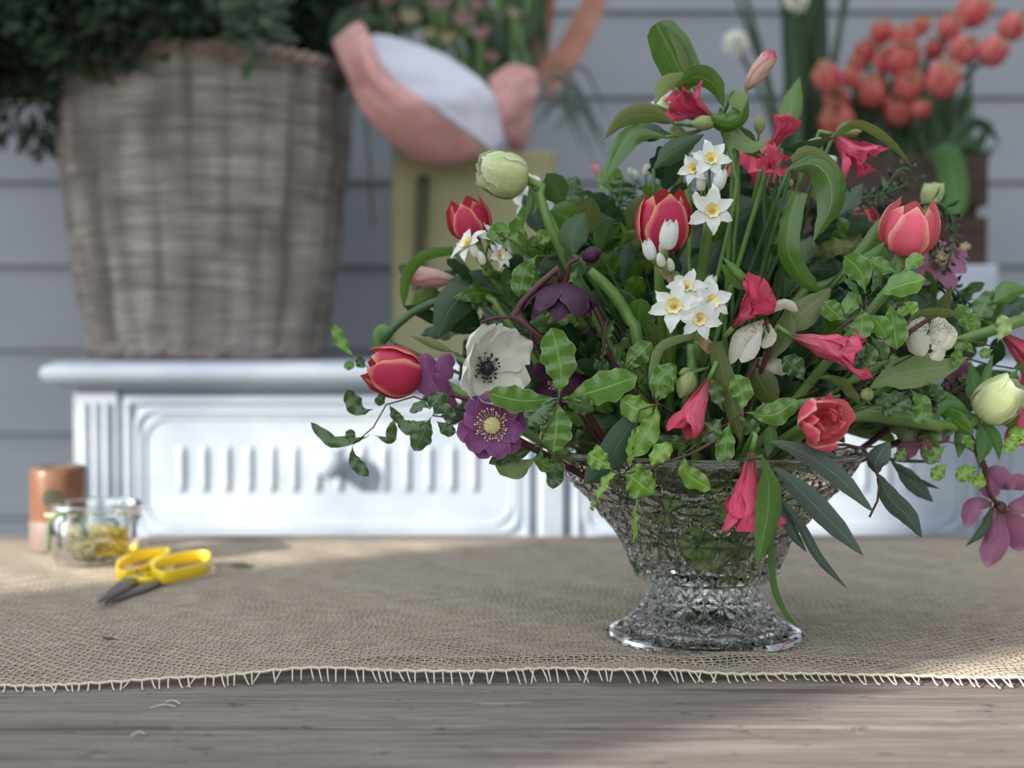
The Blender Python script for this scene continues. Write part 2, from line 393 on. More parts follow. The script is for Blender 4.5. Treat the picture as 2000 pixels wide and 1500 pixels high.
def tulip(label, px, py, d, ax, hpx, mat='tul', open_=.0, double=False, spin=0, group=None, stem=True, to=None, rich=True, cat_='flower', mid=None, name='tulip', wscale=1):
    loc = P(px, py, d); s = hpx * d / F; r = empty(name, loc, label, cat_, group, framem(loc, ax, spin))
    pf = [(a + (b - a) * open_, z) for (a, z), (b, _) in zip(TP_, TPo)]; pf = [(a * wscale, z) for a, z in pf]
    k = 'tu%.1f%.1f' % (open_, wscale)
    for i in range(3):
        me = petalmesh(k, pf, TW, .44 * wscale, .05, i); put(me, mat, r, 2 * pi * i / 3 + rnd.uniform(-.1, .1), s * rnd.uniform(.96, 1.04))
        me = petalmesh(k + 'in', [(a * .86, z) for a, z in pf], TW, .40 * wscale, .05, i); put(me, mat, r, 2 * pi * (i + .5) / 3 + rnd.uniform(-.1, .1), s * rnd.uniform(.92, 1.0))
    if double:
        for q in range(10):
            f = rnd.uniform(.35, .7); me = petalmesh(k + 'd%d' % (q % 3), [(a * f, z * rnd.uniform(.8, .95)) for a, z in pf], [(a, b * .62) for a, b in TW], .25, .16, q)
            put(me, mat, r, rnd.uniform(0, 6.28), s * rnd.uniform(.8, .98), name='inner_petal')
    if rich and not double:
        mb = MB()
        for q in range(6):
            a = q * pi / 3; mb.tube([(0, 0, .0), (.1 * math.cos(a) * s, .1 * math.sin(a) * s, .35 * s)], .012 * s, 5); mb.ball((.1 * math.cos(a) * s, .1 * math.sin(a) * s, .42 * s), .03 * s, 6, 4, 2.6)
        mb.build('stamens', M['blk'], r, world=False)
    if stem: addstem(r, loc, ax, s * .5, .0032, 'stem', to, mid)
    return r
NARP = [(.05, 0), (.32, .05), (.68, .07), (1.0, -.02)]; NARW = [(0, .10), (.28, .25), (.48, .28), (.72, .18), (.9, .06), (1, .0)]
NBP = [(.03, 0), (.22, .12), (.30, .42), (.27, .72), (.2, 1)]; NBW = [(0, .06), (.3, .22), (.6, .24), (.85, .14), (1, .01)]
def floret(root, px, py, d, ax, rpx, kind='open', spin=None, node=None):
    """one narcissus floret as a part (tube and pedicel) with petals, corona and stamens as sub-parts"""
    loc = P(px, py, d); s = rpx * d / F; m = framem(loc, ax, spin if spin is not None else rnd.uniform(0, 60)); z = m.to_3x3() @ Vector((0, 0, 1))
    back = loc - z * s * (.5 if kind == 'open' else .15)
    node = dpt(node, d + .01) if node else loc + Vector((0, .01, -.02))
    tp = cat([loc, back, back.lerp(node, .5) - z * s * .1, node], 12); vs, fs = tube_v(tp, [s * .07] * 4 + [s * .05] * 8, 6)
    fl = mesh('floret', vs, fs, M['stem'], root)
    lm = INV[root.name] @ m
    if kind == 'open':
        for i in range(6):
            me = petalmesh('nar', NARP, NARW, .6, .12, i); put(me, 'nar', fl, i * pi / 3 + rnd.uniform(-.12, .12), s * rnd.uniform(.88, 1.06), tilt=rnd.uniform(-.25, .1) - (.05 if i % 2 else 0), lm=lm)
        n = 28; pr = [(.13, 0), (.19, .05), (.235, .13), (.275, .17)]; vs = []
        for q, (a, b) in enumerate(pr):
            for j in range(n):
                f = 1 + (.09 * math.sin(j * 2 * pi * 7 / n) if q >= 2 else 0); t = 2 * pi * j / n; vs.append(m @ Vector((a * f * s * math.cos(t), a * f * s * math.sin(t), (b + .03) * s)))
        mesh('corona', vs, grid(4, n, True), M['cor'], fl)
        mb = MB()
        for q in range(5):
            a = q * 2 * pi / 5 if q < 4 else 0; rr = .07 if q < 4 else 0; mb.ball(m @ Vector((rr * s * math.cos(a), rr * s * math.sin(a), .13 * s)), .04 * s, 6, 4, 1)
        mb.build('stamens', M['sta'], fl)
    else:
        for i in range(3):
            me = petalmesh('nb' + kind, NBP if kind == 'half' else [(a, z) for a, z in zip([.03, .22, .28, .2, .03], [0, .12, .45, .8, 1])], NBW, .27, .03, i)
            mt = 'nar' if kind == 'half' else 'narb'
            put(me, mt, fl, i * 2 * pi / 3, s, lm=lm); put(me, mt, fl, (i + .5) * 2 * pi / 3, s * .96, lm=lm)
    return fl
def budball(root, px, py, d, ax, hpx, mat='alg', name='bud', w=.3, node=None, tip=.03):
    loc = P(px, py, d); s = hpx * d / F; m = framem(loc, ax, rnd.uniform(0, 60)); N_ = 13; vs = []; uv = []
    for i in range(N_):
        v = i / (N_ - 1); r = w * math.sin(pi * min(.98, v * .93 + .06)) ** .8 + tip * 0
        for k in range(18):
            t = 2 * pi * k / 18; rr = r * (1 - .08 * abs(math.sin(3 * t))); vs.append(m @ Vector((rr * s * math.cos(t), rr * s * math.sin(t), v * s))); uv.append((k / 18, v))
    if node is not None:
        o = mesh(name, vs, grid(N_, 18, True), M[mat], root, uv); tp = cat([loc, dpt(node, d + .005)], 6); v2, f2 = tube_v(tp, s * .06, 6); mesh('pedicel', v2, f2, M['stem'], o)
        return o
    return mesh(name, vs, grid(N_, 18, True), M[mat], root, uv)
ALP = [(.03, 0), (.09, .28), (.19, .58), (.32, .84), (.42, 1.0)]; ALW = [(0, .04), (.3, .09), (.6, .165), (.82, .215), (.94, .16), (1, .03)]
ALB = [(.03, 0), (.10, .28), (.18, .55), (.25, .8), (.27, 1.0)]
ALO = [(.03, 0), (.12, .25), (.32, .5), (.58, .66), (.8, .68)]
ALC = [(.03, 0), (.13, .2), (.21, .5), (.19, .8), (.08, 1.0)]
def alstro(label, px, py, d, ax, lpx, form='funnel', mat='als', ruff=.22, spin=0, stem=True, group=None, to=None, seed=0, extra=None, mid=None):
    loc = P(px, py, d); s = lpx * d / F; r = empty('alstroemeria', loc, label, 'flower', group, framem(loc, ax, spin))
    pr = {'funnel': ALP, 'open': ALO, 'bud': ALC, 'bell': ALB}[form]
    for i in range(6):
        me = petalmesh('al' + form + '%.2f' % ruff, pr if i % 2 else [(a * .85, z * .97) for a, z in pr], ALW, .2 if form != 'bud' else .22, ruff, i + seed * 6, nv=15, nu=9)
        put(me, mat, r, i * pi / 3, s * rnd.uniform(.82, 1.06), tilt=(rnd.uniform(-.16, .2) if form != 'bell' else rnd.uniform(-.07, .05)) if form != 'bud' else 0)
    if form != 'bud':
        mb = MB()
        for q in range(5):
            a = q * 1.26 + seed; mb.tube(cat([Vector((0, 0, .2 * s)), Vector((.08 * s * math.cos(a), .08 * s * math.sin(a), .6 * s)), Vector((.14 * s * math.cos(a), .14 * s * math.sin(a), .88 * s))], 6), .010 * s, 4)
        mb.build('filaments', M['als'], r, world=False)
    if extra:
        for (q, mt) in extra: leaf(r, mt, *q)
    if stem: addstem(r, loc, ax, s * .25, .0016, 'stem', to, mid)
    return r
HP_ = [(.06, 0), (.4, .05), (.78, .1), (1.0, .02)]; HW = [(0, .10), (.25, .26), (.55, .36), (.8, .30), (.94, .15), (1, .03)]
HN = [(.05, 0), (.42, .06), (.78, .28), (.98, .62)]
def hellebore(label, px, py, d, ax, rpx, mat='hel', whorls=2, prof=None, n=6, center='open', spin=0, stemmat='stemp', group=None, stem=True, cup=.7, mid=None, to=None, ruff=.1):
    loc = P(px, py, d); s = rpx * d / F; r = empty('hellebore', loc, label, 'flower', group, framem(loc, ax, spin)); pr = prof or HP_
    for w in range(whorls):
        for i in range(n):
            me = petalmesh('he%d%s' % (w, len(str(pr))), [(a * (1 - .1 * w), z + .05 * w) for a, z in pr], HW, cup, ruff, i)
            put(me, mat, r, (i + .5 * w) * 2 * pi / n + rnd.uniform(-.1, .1), s * rnd.uniform(.9, 1.05), tilt=rnd.uniform(-.12, .05) - .12 * w)
    mb = MB()
    if center == 'open':
        for q in range(150):
            a = q * 2.4; rr = .21 * math.sqrt(q / 150); mb.ball((rr * s * math.cos(a), rr * s * math.sin(a), (.25 + .10 * (1 - q / 150)) * s), .021 * s, 5, 3, 1.3)
        mb.build('stamen_cluster', M['yst'], r, world=False); mb = MB()
    for q in range(34):
        a = q * 2.4; rr = rnd.uniform(.28, .45) if center == 'open' else rnd.uniform(.05, .30); h = rnd.uniform(.26, .36) if center == 'open' else rnd.uniform(.5, .85)
        mb.tube([(0, 0, .04 * s), (rr * s * math.cos(a), rr * s * math.sin(a), h * s)], .006 * s, 4); mb.ball((rr * s * math.cos(a), rr * s * math.sin(a), h * s), .026 * s, 6, 4, 1.3)
    mb.build('stamens', M['yst'], r, world=False)
    if stem: addstem(r, loc, ax, s * .35, .0022, stemmat, to, mid)
    return r

def petalflower(label, petals, mat, d=.80, st=None, stem=None, cup=.35, stmat='yst', name='hellebore', stemmat='stemp', to=None):
    """a flower laid out petal by petal; st = (px, py, d, radius px, count, (dx, dy)) for the stamen tuft"""
    r = empty(name, dpt(petals[0][0][0], d), label, 'flower')
    for q in petals:
        mt = q[3] if len(q) > 3 else mat
        leaf(r, mt, q[0], q[1], 'petal', d, roll=q[2] if len(q) > 2 else 0, cup=cup, wave=.06, wf=1.4, name='petal')
    if st:
        x, y, dd, R, n, (dx, dy) = st; mb = MB()
        for k in range(n):
            a = k * 2.4; rr = R * math.sqrt(k / n); p = P(x + rr * math.cos(a) + dx * rnd.uniform(.5, 1), y + rr * math.sin(a) * .7 + dy * rnd.uniform(.5, 1), dd - rnd.uniform(0, .004)); mb.tube([P(x, y, dd + .004), p], .00022, 4); mb.ball(p, .0009, 5, 4, 1.6)
        mb.build('stamens', M[stmat], r)
    if stem: stem_obj(r, [dpt(q, d) for q in stem] + ([to] if to is not None else [mouth()]), .0015, stemmat)
    return r
PROF['petal'] = [(0, .25), (.2, .7), (.5, 1), (.78, .9), (.93, .5), (1, .1)]
# ------------------------------------------------------------------ setting
def woodmat(name, c1, c2, c3, axis=(1, 30, 30), rough=.7):
    N = NT(name); g = N.noise(3.2, 8, None, axis, .65); g2 = N.noise(9, 3, None, (1, 14, 14)); s = N.noise(2.0, 2); fg = N.noise(6, 8, None, (2, 90, 90), .75); kn = N.noise(5, 4, None, (1.2, 9, 9))
    c = N.mix(N.rng(g, .32, .68), c1, c2); c = N.mix(N.rng(g2, .55, .75, 0, .6), c, c3)
    c = N.mix(N.rng(s, .3, .7, 0, .35), c, c2); c = N.mix(N.rng(fg, .44, .62, 0, .75), c, c3); c = N.mix(N.rng(fg, .30, .42, .5, 0), c, tuple(min(1, x * 1.5) for x in c2)); c = N.mix(N.rng(kn, .60, .68, 0, .6), c, c3)
    sp = N.noise(130, 3, None, (.35, 1, 1), .7); c = N.mix(N.rng(sp, .62, .70, 0, .7), c, tuple(x * .6 for x in c3)); sq = N.noise(90, 4, None, (.25, 1.6, 1), .7); c = N.mix(N.rng(sq, .64, .74, 0, .55), c, tuple(min(1, x * 1.7) for x in c2))
    N.b.inputs['Specular IOR Level'].default_value = .2
    N.p(Base_Color=c, Roughness=rough); N.bump(N.math('ADD', g, fg), .6, .0012); return N.m
def paint(name, c1, c2, sc_=4, rough=.6, axis=None, bump=.1):
    N = NT(name); a = N.noise(sc_, 6, None, axis, .6); c = N.mix(N.rng(a, .38, .62), c1, c2); N.p(Base_Color=c, Roughness=rough); N.bump(N.noise(60, 4, None, (1, 1, .2)), bump, .001); return N.m
mwall = paint('blue_grey_painted_board', (.31, .33, .365), (.35, .37, .40), 2.0, .65, (1, 1, 3))
# weatherboard wall behind
mb = MB(); pitch = .1355; z0 = .4497 - pitch * 9; YW = 2.15
for i in range(19):
    z = z0 + pitch * i
    mb.add([(-1.9, YW, z + .0015), (1.9, YW, z + .0015), (1.9, YW + .005, z + pitch - .002), (-1.9, YW + .005, z + pitch - .002),
            (-1.9, YW + .022, z + pitch + .004), (1.9, YW + .022, z + pitch + .004), (-1.9, YW + .022, z), (1.9, YW + .022, z)],
           [(0, 1, 2, 3), (3, 2, 5, 4), (0, 6, 7, 1)])
mb.box((-1.9, YW + .022, -.76), (1.9, YW + .06, 1.85))
w = mb.build('wall_back', mwall, smooth=False); tag(w, kind='structure')
mfl = woodmat('grey_floor_boards', (.14, .13, .12), (.22, .20, .18), (.10, .09, .08))
mb = MB(); [mb.box((-3.4, -2.4 + i * .15, -.80), (2.4, -2.4 + i * .15 + .145, -.75)) for i in range(31)]
tag(mb.build('floor', mfl, smooth=False), kind='structure')
# front wall of the porch: a broad pier between two openings, and the header above them
mpl = paint('white_painted_front_wall', (.55, .55, .53), (.62, .62, .6), 3)
YF = -.60
mb = MB(); mb.box((-2.70, YF - .03, -.75), (-1.765, YF + .0, 1.56)); mb.box((-7.5, YF - .03, 1.56), (2.4, YF, 2.9)); mb.box((1.5, YF - .03, -.75), (2.4, YF, 1.56))
tag(mb.build('wall_front', mpl, smooth=False), kind='structure')

# ------------------------------------------------------------------ table
mtab = woodmat('weathered_grey_brown_boards', (.18, .145, .125), (.31, .26, .235), (.09, .068, .058), (1, 26, 26), .75)
tb = empty('plank_table', (0, .9, -.75), 'weathered grey-brown plank table under the burlap runner', 'table')
mb = MB(); ys = [.43, .667, .86, 1.05, 1.2, 1.334]
for i in range(5):
    a, b = ys[i] + .0011, ys[i + 1] - .0011
    mb.box((-1.25, a, -.035), (1.25, b, 0 if i % 2 else -.0012))
mb.build('tabletop', mtab, tb, smooth=False, bevel=.0015)
mb = MB(); mb.box((-1.15, .5, -.13), (1.15, .525, -.036)); mb.box((-1.15, 1.22, -.13), (1.15, 1.245, -.036)); mb.build('apron', mtab, tb, smooth=False)
for x in (-1.15, 1.08):
    for y in (.5, 1.18): MB().box((x, y, -.75), (x + .07, y + .07, -.036)).build('leg', mtab, tb, smooth=False)

# ------------------------------------------------------------------ burlap runner woven of real yarns
def burlap():
    rng = np.random.RandomState(3)
    xs = np.arange(-.80, .86, .0047); ds = np.arange(.752, 1.272, .0034); nx, nd = len(xs), len(ds)
    X, D = np.meshgrid(xs, ds)  # nd x nx
    t = (D - ds[0]) / (ds[-1] - ds[0])
    edge = .0085 * np.sin(X * 9 + 1.1) + .005 * np.sin(X * 23 + 4) + .002 * np.sin(X * 51)
    sk = .16 * X
    Xw = X + .012 * np.sin(D * 11 + X * 6) * (.4 + t) + sk * 0 + .0016 * np.sin(D * 95 + X * 70) + .0010 * np.sin(D * 210 - X * 150) + .10 * (D - .9) * np.clip(-X, 0, 1) * 1.5 - .10 * (D - .9) * np.clip(X - .25, 0, 1) * 1.5
    Dw = D + edge * (1 - t) ** 1.5 + .0022 * np.sin(X * 33 + D * 25) + .0012 * np.sin(X * 90 + D * 50)
    fr = np.clip(1 - (D - ds[0]) / .05, 0, 1)
    lift = .0035 * (np.sin(X * 13 + 2) * .5 + .5) * fr ** 1.3 + .0015 * (np.sin(X * 31) * .5 + .5) * fr
    Z = .0022 + lift + .0005 * np.sin(X * 60 + D * 70)
    Z = Z + .0032 * np.exp(-((D - .79) / .010) ** 2) * np.clip(np.sin(X * 6 + 1.2), 0, 1)
    par = (np.add.outer(np.arange(nd), np.arange(nx)) % 2) * 2 - 1
    V = []; Fc = []; base = 0
    def strands(pos, rw, rz, along):  # pos: n strands x m samples x3
        nonlocal base
        n, m, _ = pos.shape
        k = np.arange(4); ca = np.cos(k * pi / 2 + pi / 4); sa = np.sin(k * pi / 2 + pi / 4)
        vv = np.repeat(pos[:, :, None, :], 4, axis=2)
        ax = 1 if along == 'x' else 0
        vv[..., ax] += ca[None, None, :] * rw; vv[..., 2] += sa[None, None, :] * rz[:, :, None] if hasattr(rz, 'shape') else sa[None, None, :] * rz
        V.append(vv.reshape(-1, 3))
        i = np.arange(n)[:, None, None]; j = np.arange(m - 1)[None, :, None]; q = np.arange(4)[None, None, :]; q2 = (q + 1) % 4
        b = base + (i * m + j) * 4
        Fc.append(np.stack([b + q, b + q2, b + 4 + q2, b + 4 + q], -1).reshape(-1, 4)); base += n * m * 4
    A = np.stack([Xw, Dw, Z + par * .00035], -1)
    rw = (.00085 + .00035 * rng.rand(nd))[:, None, None] * np.ones((1, nx, 4))
    strands(A, rw, .00055, 'x')
    B = np.stack([Xw, Dw, Z - par * .00045 + .0002], -1).transpose(1, 0, 2)
    rw = (.0007 + .0002 * rng.rand(nx))[:, None, None] * np.ones((1, nd, 4))
    strands(B, rw, .0006, 'y')
    me = bpy.data.meshes.new('burlap_runner'); V_ = np.concatenate(V); F_ = np.concatenate(Fc)
    me.vertices.add(len(V_)); me.vertices.foreach_set('co', V_.astype(np.float32).ravel())
    me.loops.add(F_.size); me.loops.foreach_set('vertex_index', F_.astype(np.int32).ravel())
    me.polygons.add(len(F_)); me.polygons.foreach_set('loop_start', np.arange(0, F_.size, 4, dtype=np.int32))
    me.polygons.foreach_set('use_smooth', np.ones(len(F_), bool)); me.update(); me.validate()
    mbl = plain('jute_yarn', (.265, .22, .17), .85, c2=(.45, .385, .30), scale=1, sc=(60, 260, 60))
    o = link('burlap_runner', me, mbl); tag(o, 'beige woven burlap runner with a frayed front edge laid along the table', 'table runner')
    # frayed warp ends
    mbl2 = plain('pale_jute_yarn', (.55, .47, .36), .85, c2=(.66, .58, .45), scale=300)
    mb = MB(); e0 = A[0]
    for j in range(nx):
        p = Vector(e0[j]); l = rnd.uniform(.004, .008); s = rnd.uniform(.1, .9) * .0035
        if rnd.random() < .08: s -= .004
        zt = .0009
        q = [p, p + Vector((s * .35, -l * .4, .0006)), Vector((p.x + s, p.y - l, max(zt, p.z - .002))), Vector((p.x + s * 1.6, p.y - l * 1.35, zt))]
        mb.tube(cat(q, 6), .00048, 5)
    mb.build('fringe', mbl2, o)
    mb = MB(); row = [Vector(e0[j]) + Vector((0, 0, .0004)) for j in range(nx)]; mb.tube(row, .0009, 6); mb.build('edge_yarn', mbl2, o)
burlap()

# ------------------------------------------------------------------ pressed glass compote
def vase():
    root = empty('glass_compote', (VC.x, VC.y, 0), 'pressed glass footed bowl with star-cut pattern holding the flowers', 'vase')
    K = .867 / F
    Z = lambda y: H - (y - 665) * K * 1.0
    gm = glassmat('clear_pressed_glass', (.93, .95, .93), .015, 1.5)
    def shell(name, outer, inner, N_, cell, depth, nth, edge=None):
        # outer profile resampled by arc length
        o = cat([Vector((r, 0, z)) for r, z in outer], 40); L = [0]
        for i in range(1, 40): L.append(L[-1] + (o[i] - o[i - 1]).length)
        m = max(30, int(L[-1] / .0011)); q = []
        for i in range(m):
            s = L[-1] * i / (m - 1); k = min(38, max(k_ for k_ in range(39) if L[k_] <= s + 1e-9)); t = (s - L[k]) / (L[k + 1] - L[k]); q.append((o[k].lerp(o[k + 1], min(1, t)), s))
        R = np.array([p.x for p, s in q]); Zz = np.array([p.z for p, s in q]); S = np.array([s for p, s in q])
        dR = np.gradient(R); dZ = np.gradient(Zz); ln = np.hypot(dR, dZ); nr = dZ / ln; nz = -dR / ln
        if nr.mean() < 0: nr, nz = -nr, -nz
        th = np.arange(nth) * 2 * pi / nth; TH_, S_ = np.meshgrid(th, S)
        rows = np.floor(S_ / cell); cu = TH_ / (2 * pi) * N_ + (rows % 2) * .5; a = cu - np.floor(cu) - .5; b = S_ / cell - rows - .5
        rho = np.hypot(a, b) * 2; ph = np.arctan2(b, a)
        star = 1 - np.abs(np.mod(ph * 8 / (2 * pi) * 1.0, 1.0) * 2 - 1)           # ridges 0..1
        g = star * np.clip(rho * 1.5, 0, 1) * np.clip((1.12 - rho) * 5, 0, 1)
        cr = np.hypot(.5 - np.abs(a), .5 - np.abs(b)); btn = np.clip((.17 - cr) * 14, 0, 1)
        h = -depth * g * (1 - btn) - depth * .9 * np.clip(1 - np.abs(rho - 1.05) * 14, 0, 1) * (1 - btn) + depth * .35 * btn
        fade = np.clip(np.minimum(S_, S[-1] - S_) / .006, 0, 1); h = h * fade
        Rr = R[:, None] + h * nr[:, None]; ZZ = Zz[:, None] + h * nz[:, None]
        if edge: Rr = Rr + edge * np.clip((S_ - S[-1] + .02) / .02, 0, 1) * np.cos(TH_ * 14)
        ov = np.stack([Rr * np.cos(TH_), Rr * np.sin(TH_), ZZ], -1).reshape(-1, 3)
        inn = cat([Vector((r, 0, z)) for r, z in inner], 24)
        iv = [(p.x * math.cos(t), p.x * math.sin(t), p.z) for p in inn for t in th]
        n1 = m; allv = [tuple(x) for x in ov] + iv; fs = grid(n1 + len(inn), nth, True)
        tot = len(allv); allv += [(0, 0, inn[-1].z), (0, 0, outer[0][1] + 0)]
        lr = (n1 + len(inn) - 1) * nth
        fs += [(lr + j, lr + (j + 1) % nth, tot) for j in range(nth)] + [((j + 1) % nth, j, tot + 1) for j in range(nth)]
        vs = [Vector(v) + Vector((VC.x, VC.y, 0)) for v in allv]
        ob = mesh(name, vs, fs, gm, root, smooth=False)
        import bmesh
        bm = bmesh.new(); bm.from_mesh(ob.data); bmesh.ops.recalc_face_normals(bm, faces=bm.faces); bm.to_mesh(ob.data); bm.free()
        return ob
    r = lambda px: px * K
    bowl = [(r(98), Z(1134)), (r(136), Z(1126)), (r(151), Z(1092)), (r(170), Z(1050)), (r(203), Z(1008)), (r(240), Z(966)), (r(276), Z(926)), (r(292), Z(902)), (r(300), Z(884))]
    inner = [(r(296), Z(882)), (r(284), Z(890)), (r(266), Z(926)), (r(228), Z(966)), (r(190), Z(1008)), (r(157), Z(1050)), (r(138), Z(1088)), (r(118), Z(1108)), (r(60), Z(1114)), (r(2), Z(1115))]
    shell('bowl', bowl, inner, 14, .029, .0019, 504, .0012)
    foot = [(r(96), Z(1136)), (r(112), Z(1160)), (r(132), Z(1190)), (r(158), Z(1216)), (r(184), Z(1236)), (r(196), Z(1250) + .0045), (r(194), .0032)]
    inf = [(r(190), .0032), (r(184), .006), (r(160), Z(1226)), (r(125), Z(1204)), (r(70), Z(1184)), (r(2), Z(1178))]
    shell('foot', foot, inf, 11, .022, .0015, 440)
    mb = MB(); rim = [Vector((VC.x + r(299) * (1 + .008 * math.cos(14 * t)) * math.cos(t), VC.y + r(299) * (1 + .008 * math.cos(14 * t)) * math.sin(t), Z(880))) for t in [2 * pi * i / 168 for i in range(169)]]
    mb.tube(rim, .0024, 8); mb.build('rim', gm, root)
vase()

# ------------------------------------------------------------------ painted sideboard
mcab = paint('chalky_pale_blue_paint', (.33, .385, .455), (.44, .49, .54), 5, .5, (1, 1, 1.5), .15)
def sideboard():
    cb = empty('sideboard', (.045, 1.8, -.75), 'pale blue-white painted sideboard with fluted drawer fronts behind the table', 'sideboard')
    x0, x1, y0, y1 = -.524, .615, 1.60, 2.05
    mb = MB(); mb.box((x0, y0, -.75), (x1, y1, .136))
    mb.build('body', mcab, cb, smooth=False, bevel=.003)
    # top with bullnose
    pr = [(-.012, 0), (0, .004), (.012, .012), (.016, .02), (.012, .029), (0, .034)]
    mb = MB(); n = len(pr)
    vs = []
    for (e, z) in pr:
        ex = .016 + e; vs += [(x0 - ex, y0 - ex - .008, .136 + z), (x1 + ex, y0 - ex - .008, .136 + z), (x1 + ex, y1, .136 + z), (x0 - ex, y1, .136 + z)]
    mb.add(vs, grid(n, 4, True) + [(3, 2, 1, 0), tuple((n - 1) * 4 + k for k in range(4))]); mb.build('top_board', mcab, cb, smooth=False, bevel=.003)
    for (a, b, nm) in ((x0, x0 + .052, 'post'), (.030, .066, 'post'), (x1 - .052, x1, 'post')):
        mb = MB(); mb.box((a, y0 - .010, -.75), (b, y0 + .002, .134)); w_ = b - a
        for k in range(3):
            xx = a + w_ * (.25 + .25 * k); mb.tube([(xx, y0 - .011, -.70), (xx, y0 - .011, .120)], .0045, 8)
        mb.build(nm, mcab, cb, smooth=False)
    for (a, b) in ((x0 + .058, .024), (.072, x1 - .058)):
        mb = MB(); mb.box((a, y0 - .006, -.052), (b, y0 + .002, .128))
        def rr(x0_, x1_, z0_, z1_, rad, y, r):
            pts = []
            for (cx, cz, a0) in ((x1_ - rad, z1_ - rad, 0), (x0_ + rad, z1_ - rad, 90), (x0_ + rad, z0_ + rad, 180), (x1_ - rad, z0_ + rad, 270)):
                for k in range(6): t = math.radians(a0 + 18 * k); pts.append((cx + rad * math.cos(t), y, cz + rad * math.sin(t)))
            pts.append(pts[0]); mb.tube(pts, r, 8)
        rr(a + .006, b - .006, -.046, .122, .004, y0 - .007, .0045); rr(a + .017, b - .017, -.034, .110, .018, y0 - .006, .004); rr(a + .024, b - .024, -.027, .103, .03, y0 - .006, .0028)
        dr = mb.build('drawer', mcab, cb, smooth=False, bevel=.001)
        mb = MB(); m = int((b - a - .11) / .027); xs = [(a + b) / 2 + (k - (m - 1) / 2) * .027 for k in range(m)]
        for xx in xs: mb.tube(cat([(xx, y0 - .003, .012), (xx, y0 - .0045, .02), (xx, y0 - .0045, .062), (xx, y0 - .003, .070)], 10), [.002] + [.0055] * 8 + [.002], 8)
        mb.build('fluting', mcab, dr)
        kx = (a + b) / 2 + .006; mb = MB()
        vs = []; pk = [(.0, 0), (.008, 0), (.008, -.012), (.016, -.018), (.019, -.026), (.016, -.034), (.008, -.039), (.0005, -.040)]
        for (q, yy) in pk: vs += [(kx + q * math.cos(2 * pi * k / 24), y0 - .006 + yy, .050 + q * math.sin(2 * pi * k / 24)) for k in range(24)]
        mb.add(vs, grid(len(pk), 24, True)); mb.build('knob', mcab, dr)
sideboard()
CT = .1705  # height of the sideboard top

# ------------------------------------------------------------------ wicker basket
def basket():
    cx, cy = P(407, 700, 1.80).x, 1.80
    root = empty('wicker_basket', (cx, cy, CT), 'tall weathered grey wicker basket full of evergreen branches', 'basket')
    NS = 26; nth = NS * 8; rows = 64; h = .372; per = 6; vs = []
    nv = rows * per // 2 + 1
    for i in range(nv):
        v = i / (nv - 1); z = v * h; R = .149 + .040 * v ** .9 + .004 * math.sin(v * 3)
        row = int(v * rows); fr = v * rows - row
        for j in range(nth):
            t = 2 * pi * j / nth; s = t / (2 * pi) * NS; par = 1 if (row % 2 == 0) else -1
            wob = .0012 * noise.noise(Vector((math.cos(t) * 3, math.sin(t) * 3, v * 6)))
            d = .0016 * par * math.cos(s * pi) + .0085 * abs(math.sin(s * pi)) ** .6 - .004 + .0022 * math.sin(pi * fr) + .0060 * abs(math.cos(s * pi / 2)) ** 10
            rr = R + d + wob * 3; vs.append((cx + rr * math.cos(t), cy + rr * math.sin(t), CT + z + .002 + .006 * noise.noise(Vector((math.cos(t) * 2, math.sin(t) * 2, v * 2.2)))*(v*(1-v)*4)))
    mbk = NT('weathered_wicker'); a = mbk.noise(1, 4, None, (7, 7, 130), .7); b = mbk.noise(14, 4); c2 = mbk.noise(5, 2)
    c = mbk.mix(mbk.rng(a, .35, .65), (.20, .175, .155), (.60, .56, .51)); c = mbk.mix(mbk.rng(b, .5, .72, 0, .6), c, (.12, .10, .085)); vb = mbk.noise(1, 2, None, (26, 26, 2.5)); c = mbk.mix(mbk.rng(vb, .42, .62, 0, .65), c, (.16, .14, .125)); c = mbk.mix(mbk.rng(c2, .55, .7, 0, .4), c, (.42, .33, .28))
    mbk.p(Base_Color=c, Roughness=.8); mbk.bump(a, .6, .003)
    mesh('woven_side', vs, grid(nv, nth, True), mbk.m, root)
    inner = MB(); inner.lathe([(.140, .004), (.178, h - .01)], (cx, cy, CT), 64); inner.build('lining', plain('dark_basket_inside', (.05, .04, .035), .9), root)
    mb = MB(); R = .192
    for q in range(3):
        pts = []
        for j in range(160):
            t = 2 * pi * j / 160; a_ = t * 20 + q * 2.09; pts.append(Vector((cx + (R + .006 * math.cos(a_)) * math.cos(t), cy + (R + .006 * math.cos(a_)) * math.sin(t), CT + h + .004 + .006 * math.sin(a_))))
        pts.append(pts[0]); mb.tube(pts, .006, 7)
    mb.build('braided_rim', plain('rim_willow', (.22, .16, .125), .8, c2=(.36, .29, .24), scale=25), root)
    mb = MB(); R = .1505
    for q in range(2):
        pts = []
        for j in range(160):
            t = 2 * pi * j / 160; a_ = t * 18 + q * pi; pts.append(Vector((cx + (R + .004 * math.cos(a_)) * math.cos(t), cy + (R + .004 * math.cos(a_)) * math.sin(t), CT + .013 + .004 * math.sin(a_))))
        pts.append(pts[0]); mb.tube(pts, .0055, 7)
    mb.build('foot_rim', plain('foot_willow', (.28, .21, .18), .8, c2=(.40, .33, .29), scale=25), root)
    return cx, cy, CT + h
bx, by, bz = basket()
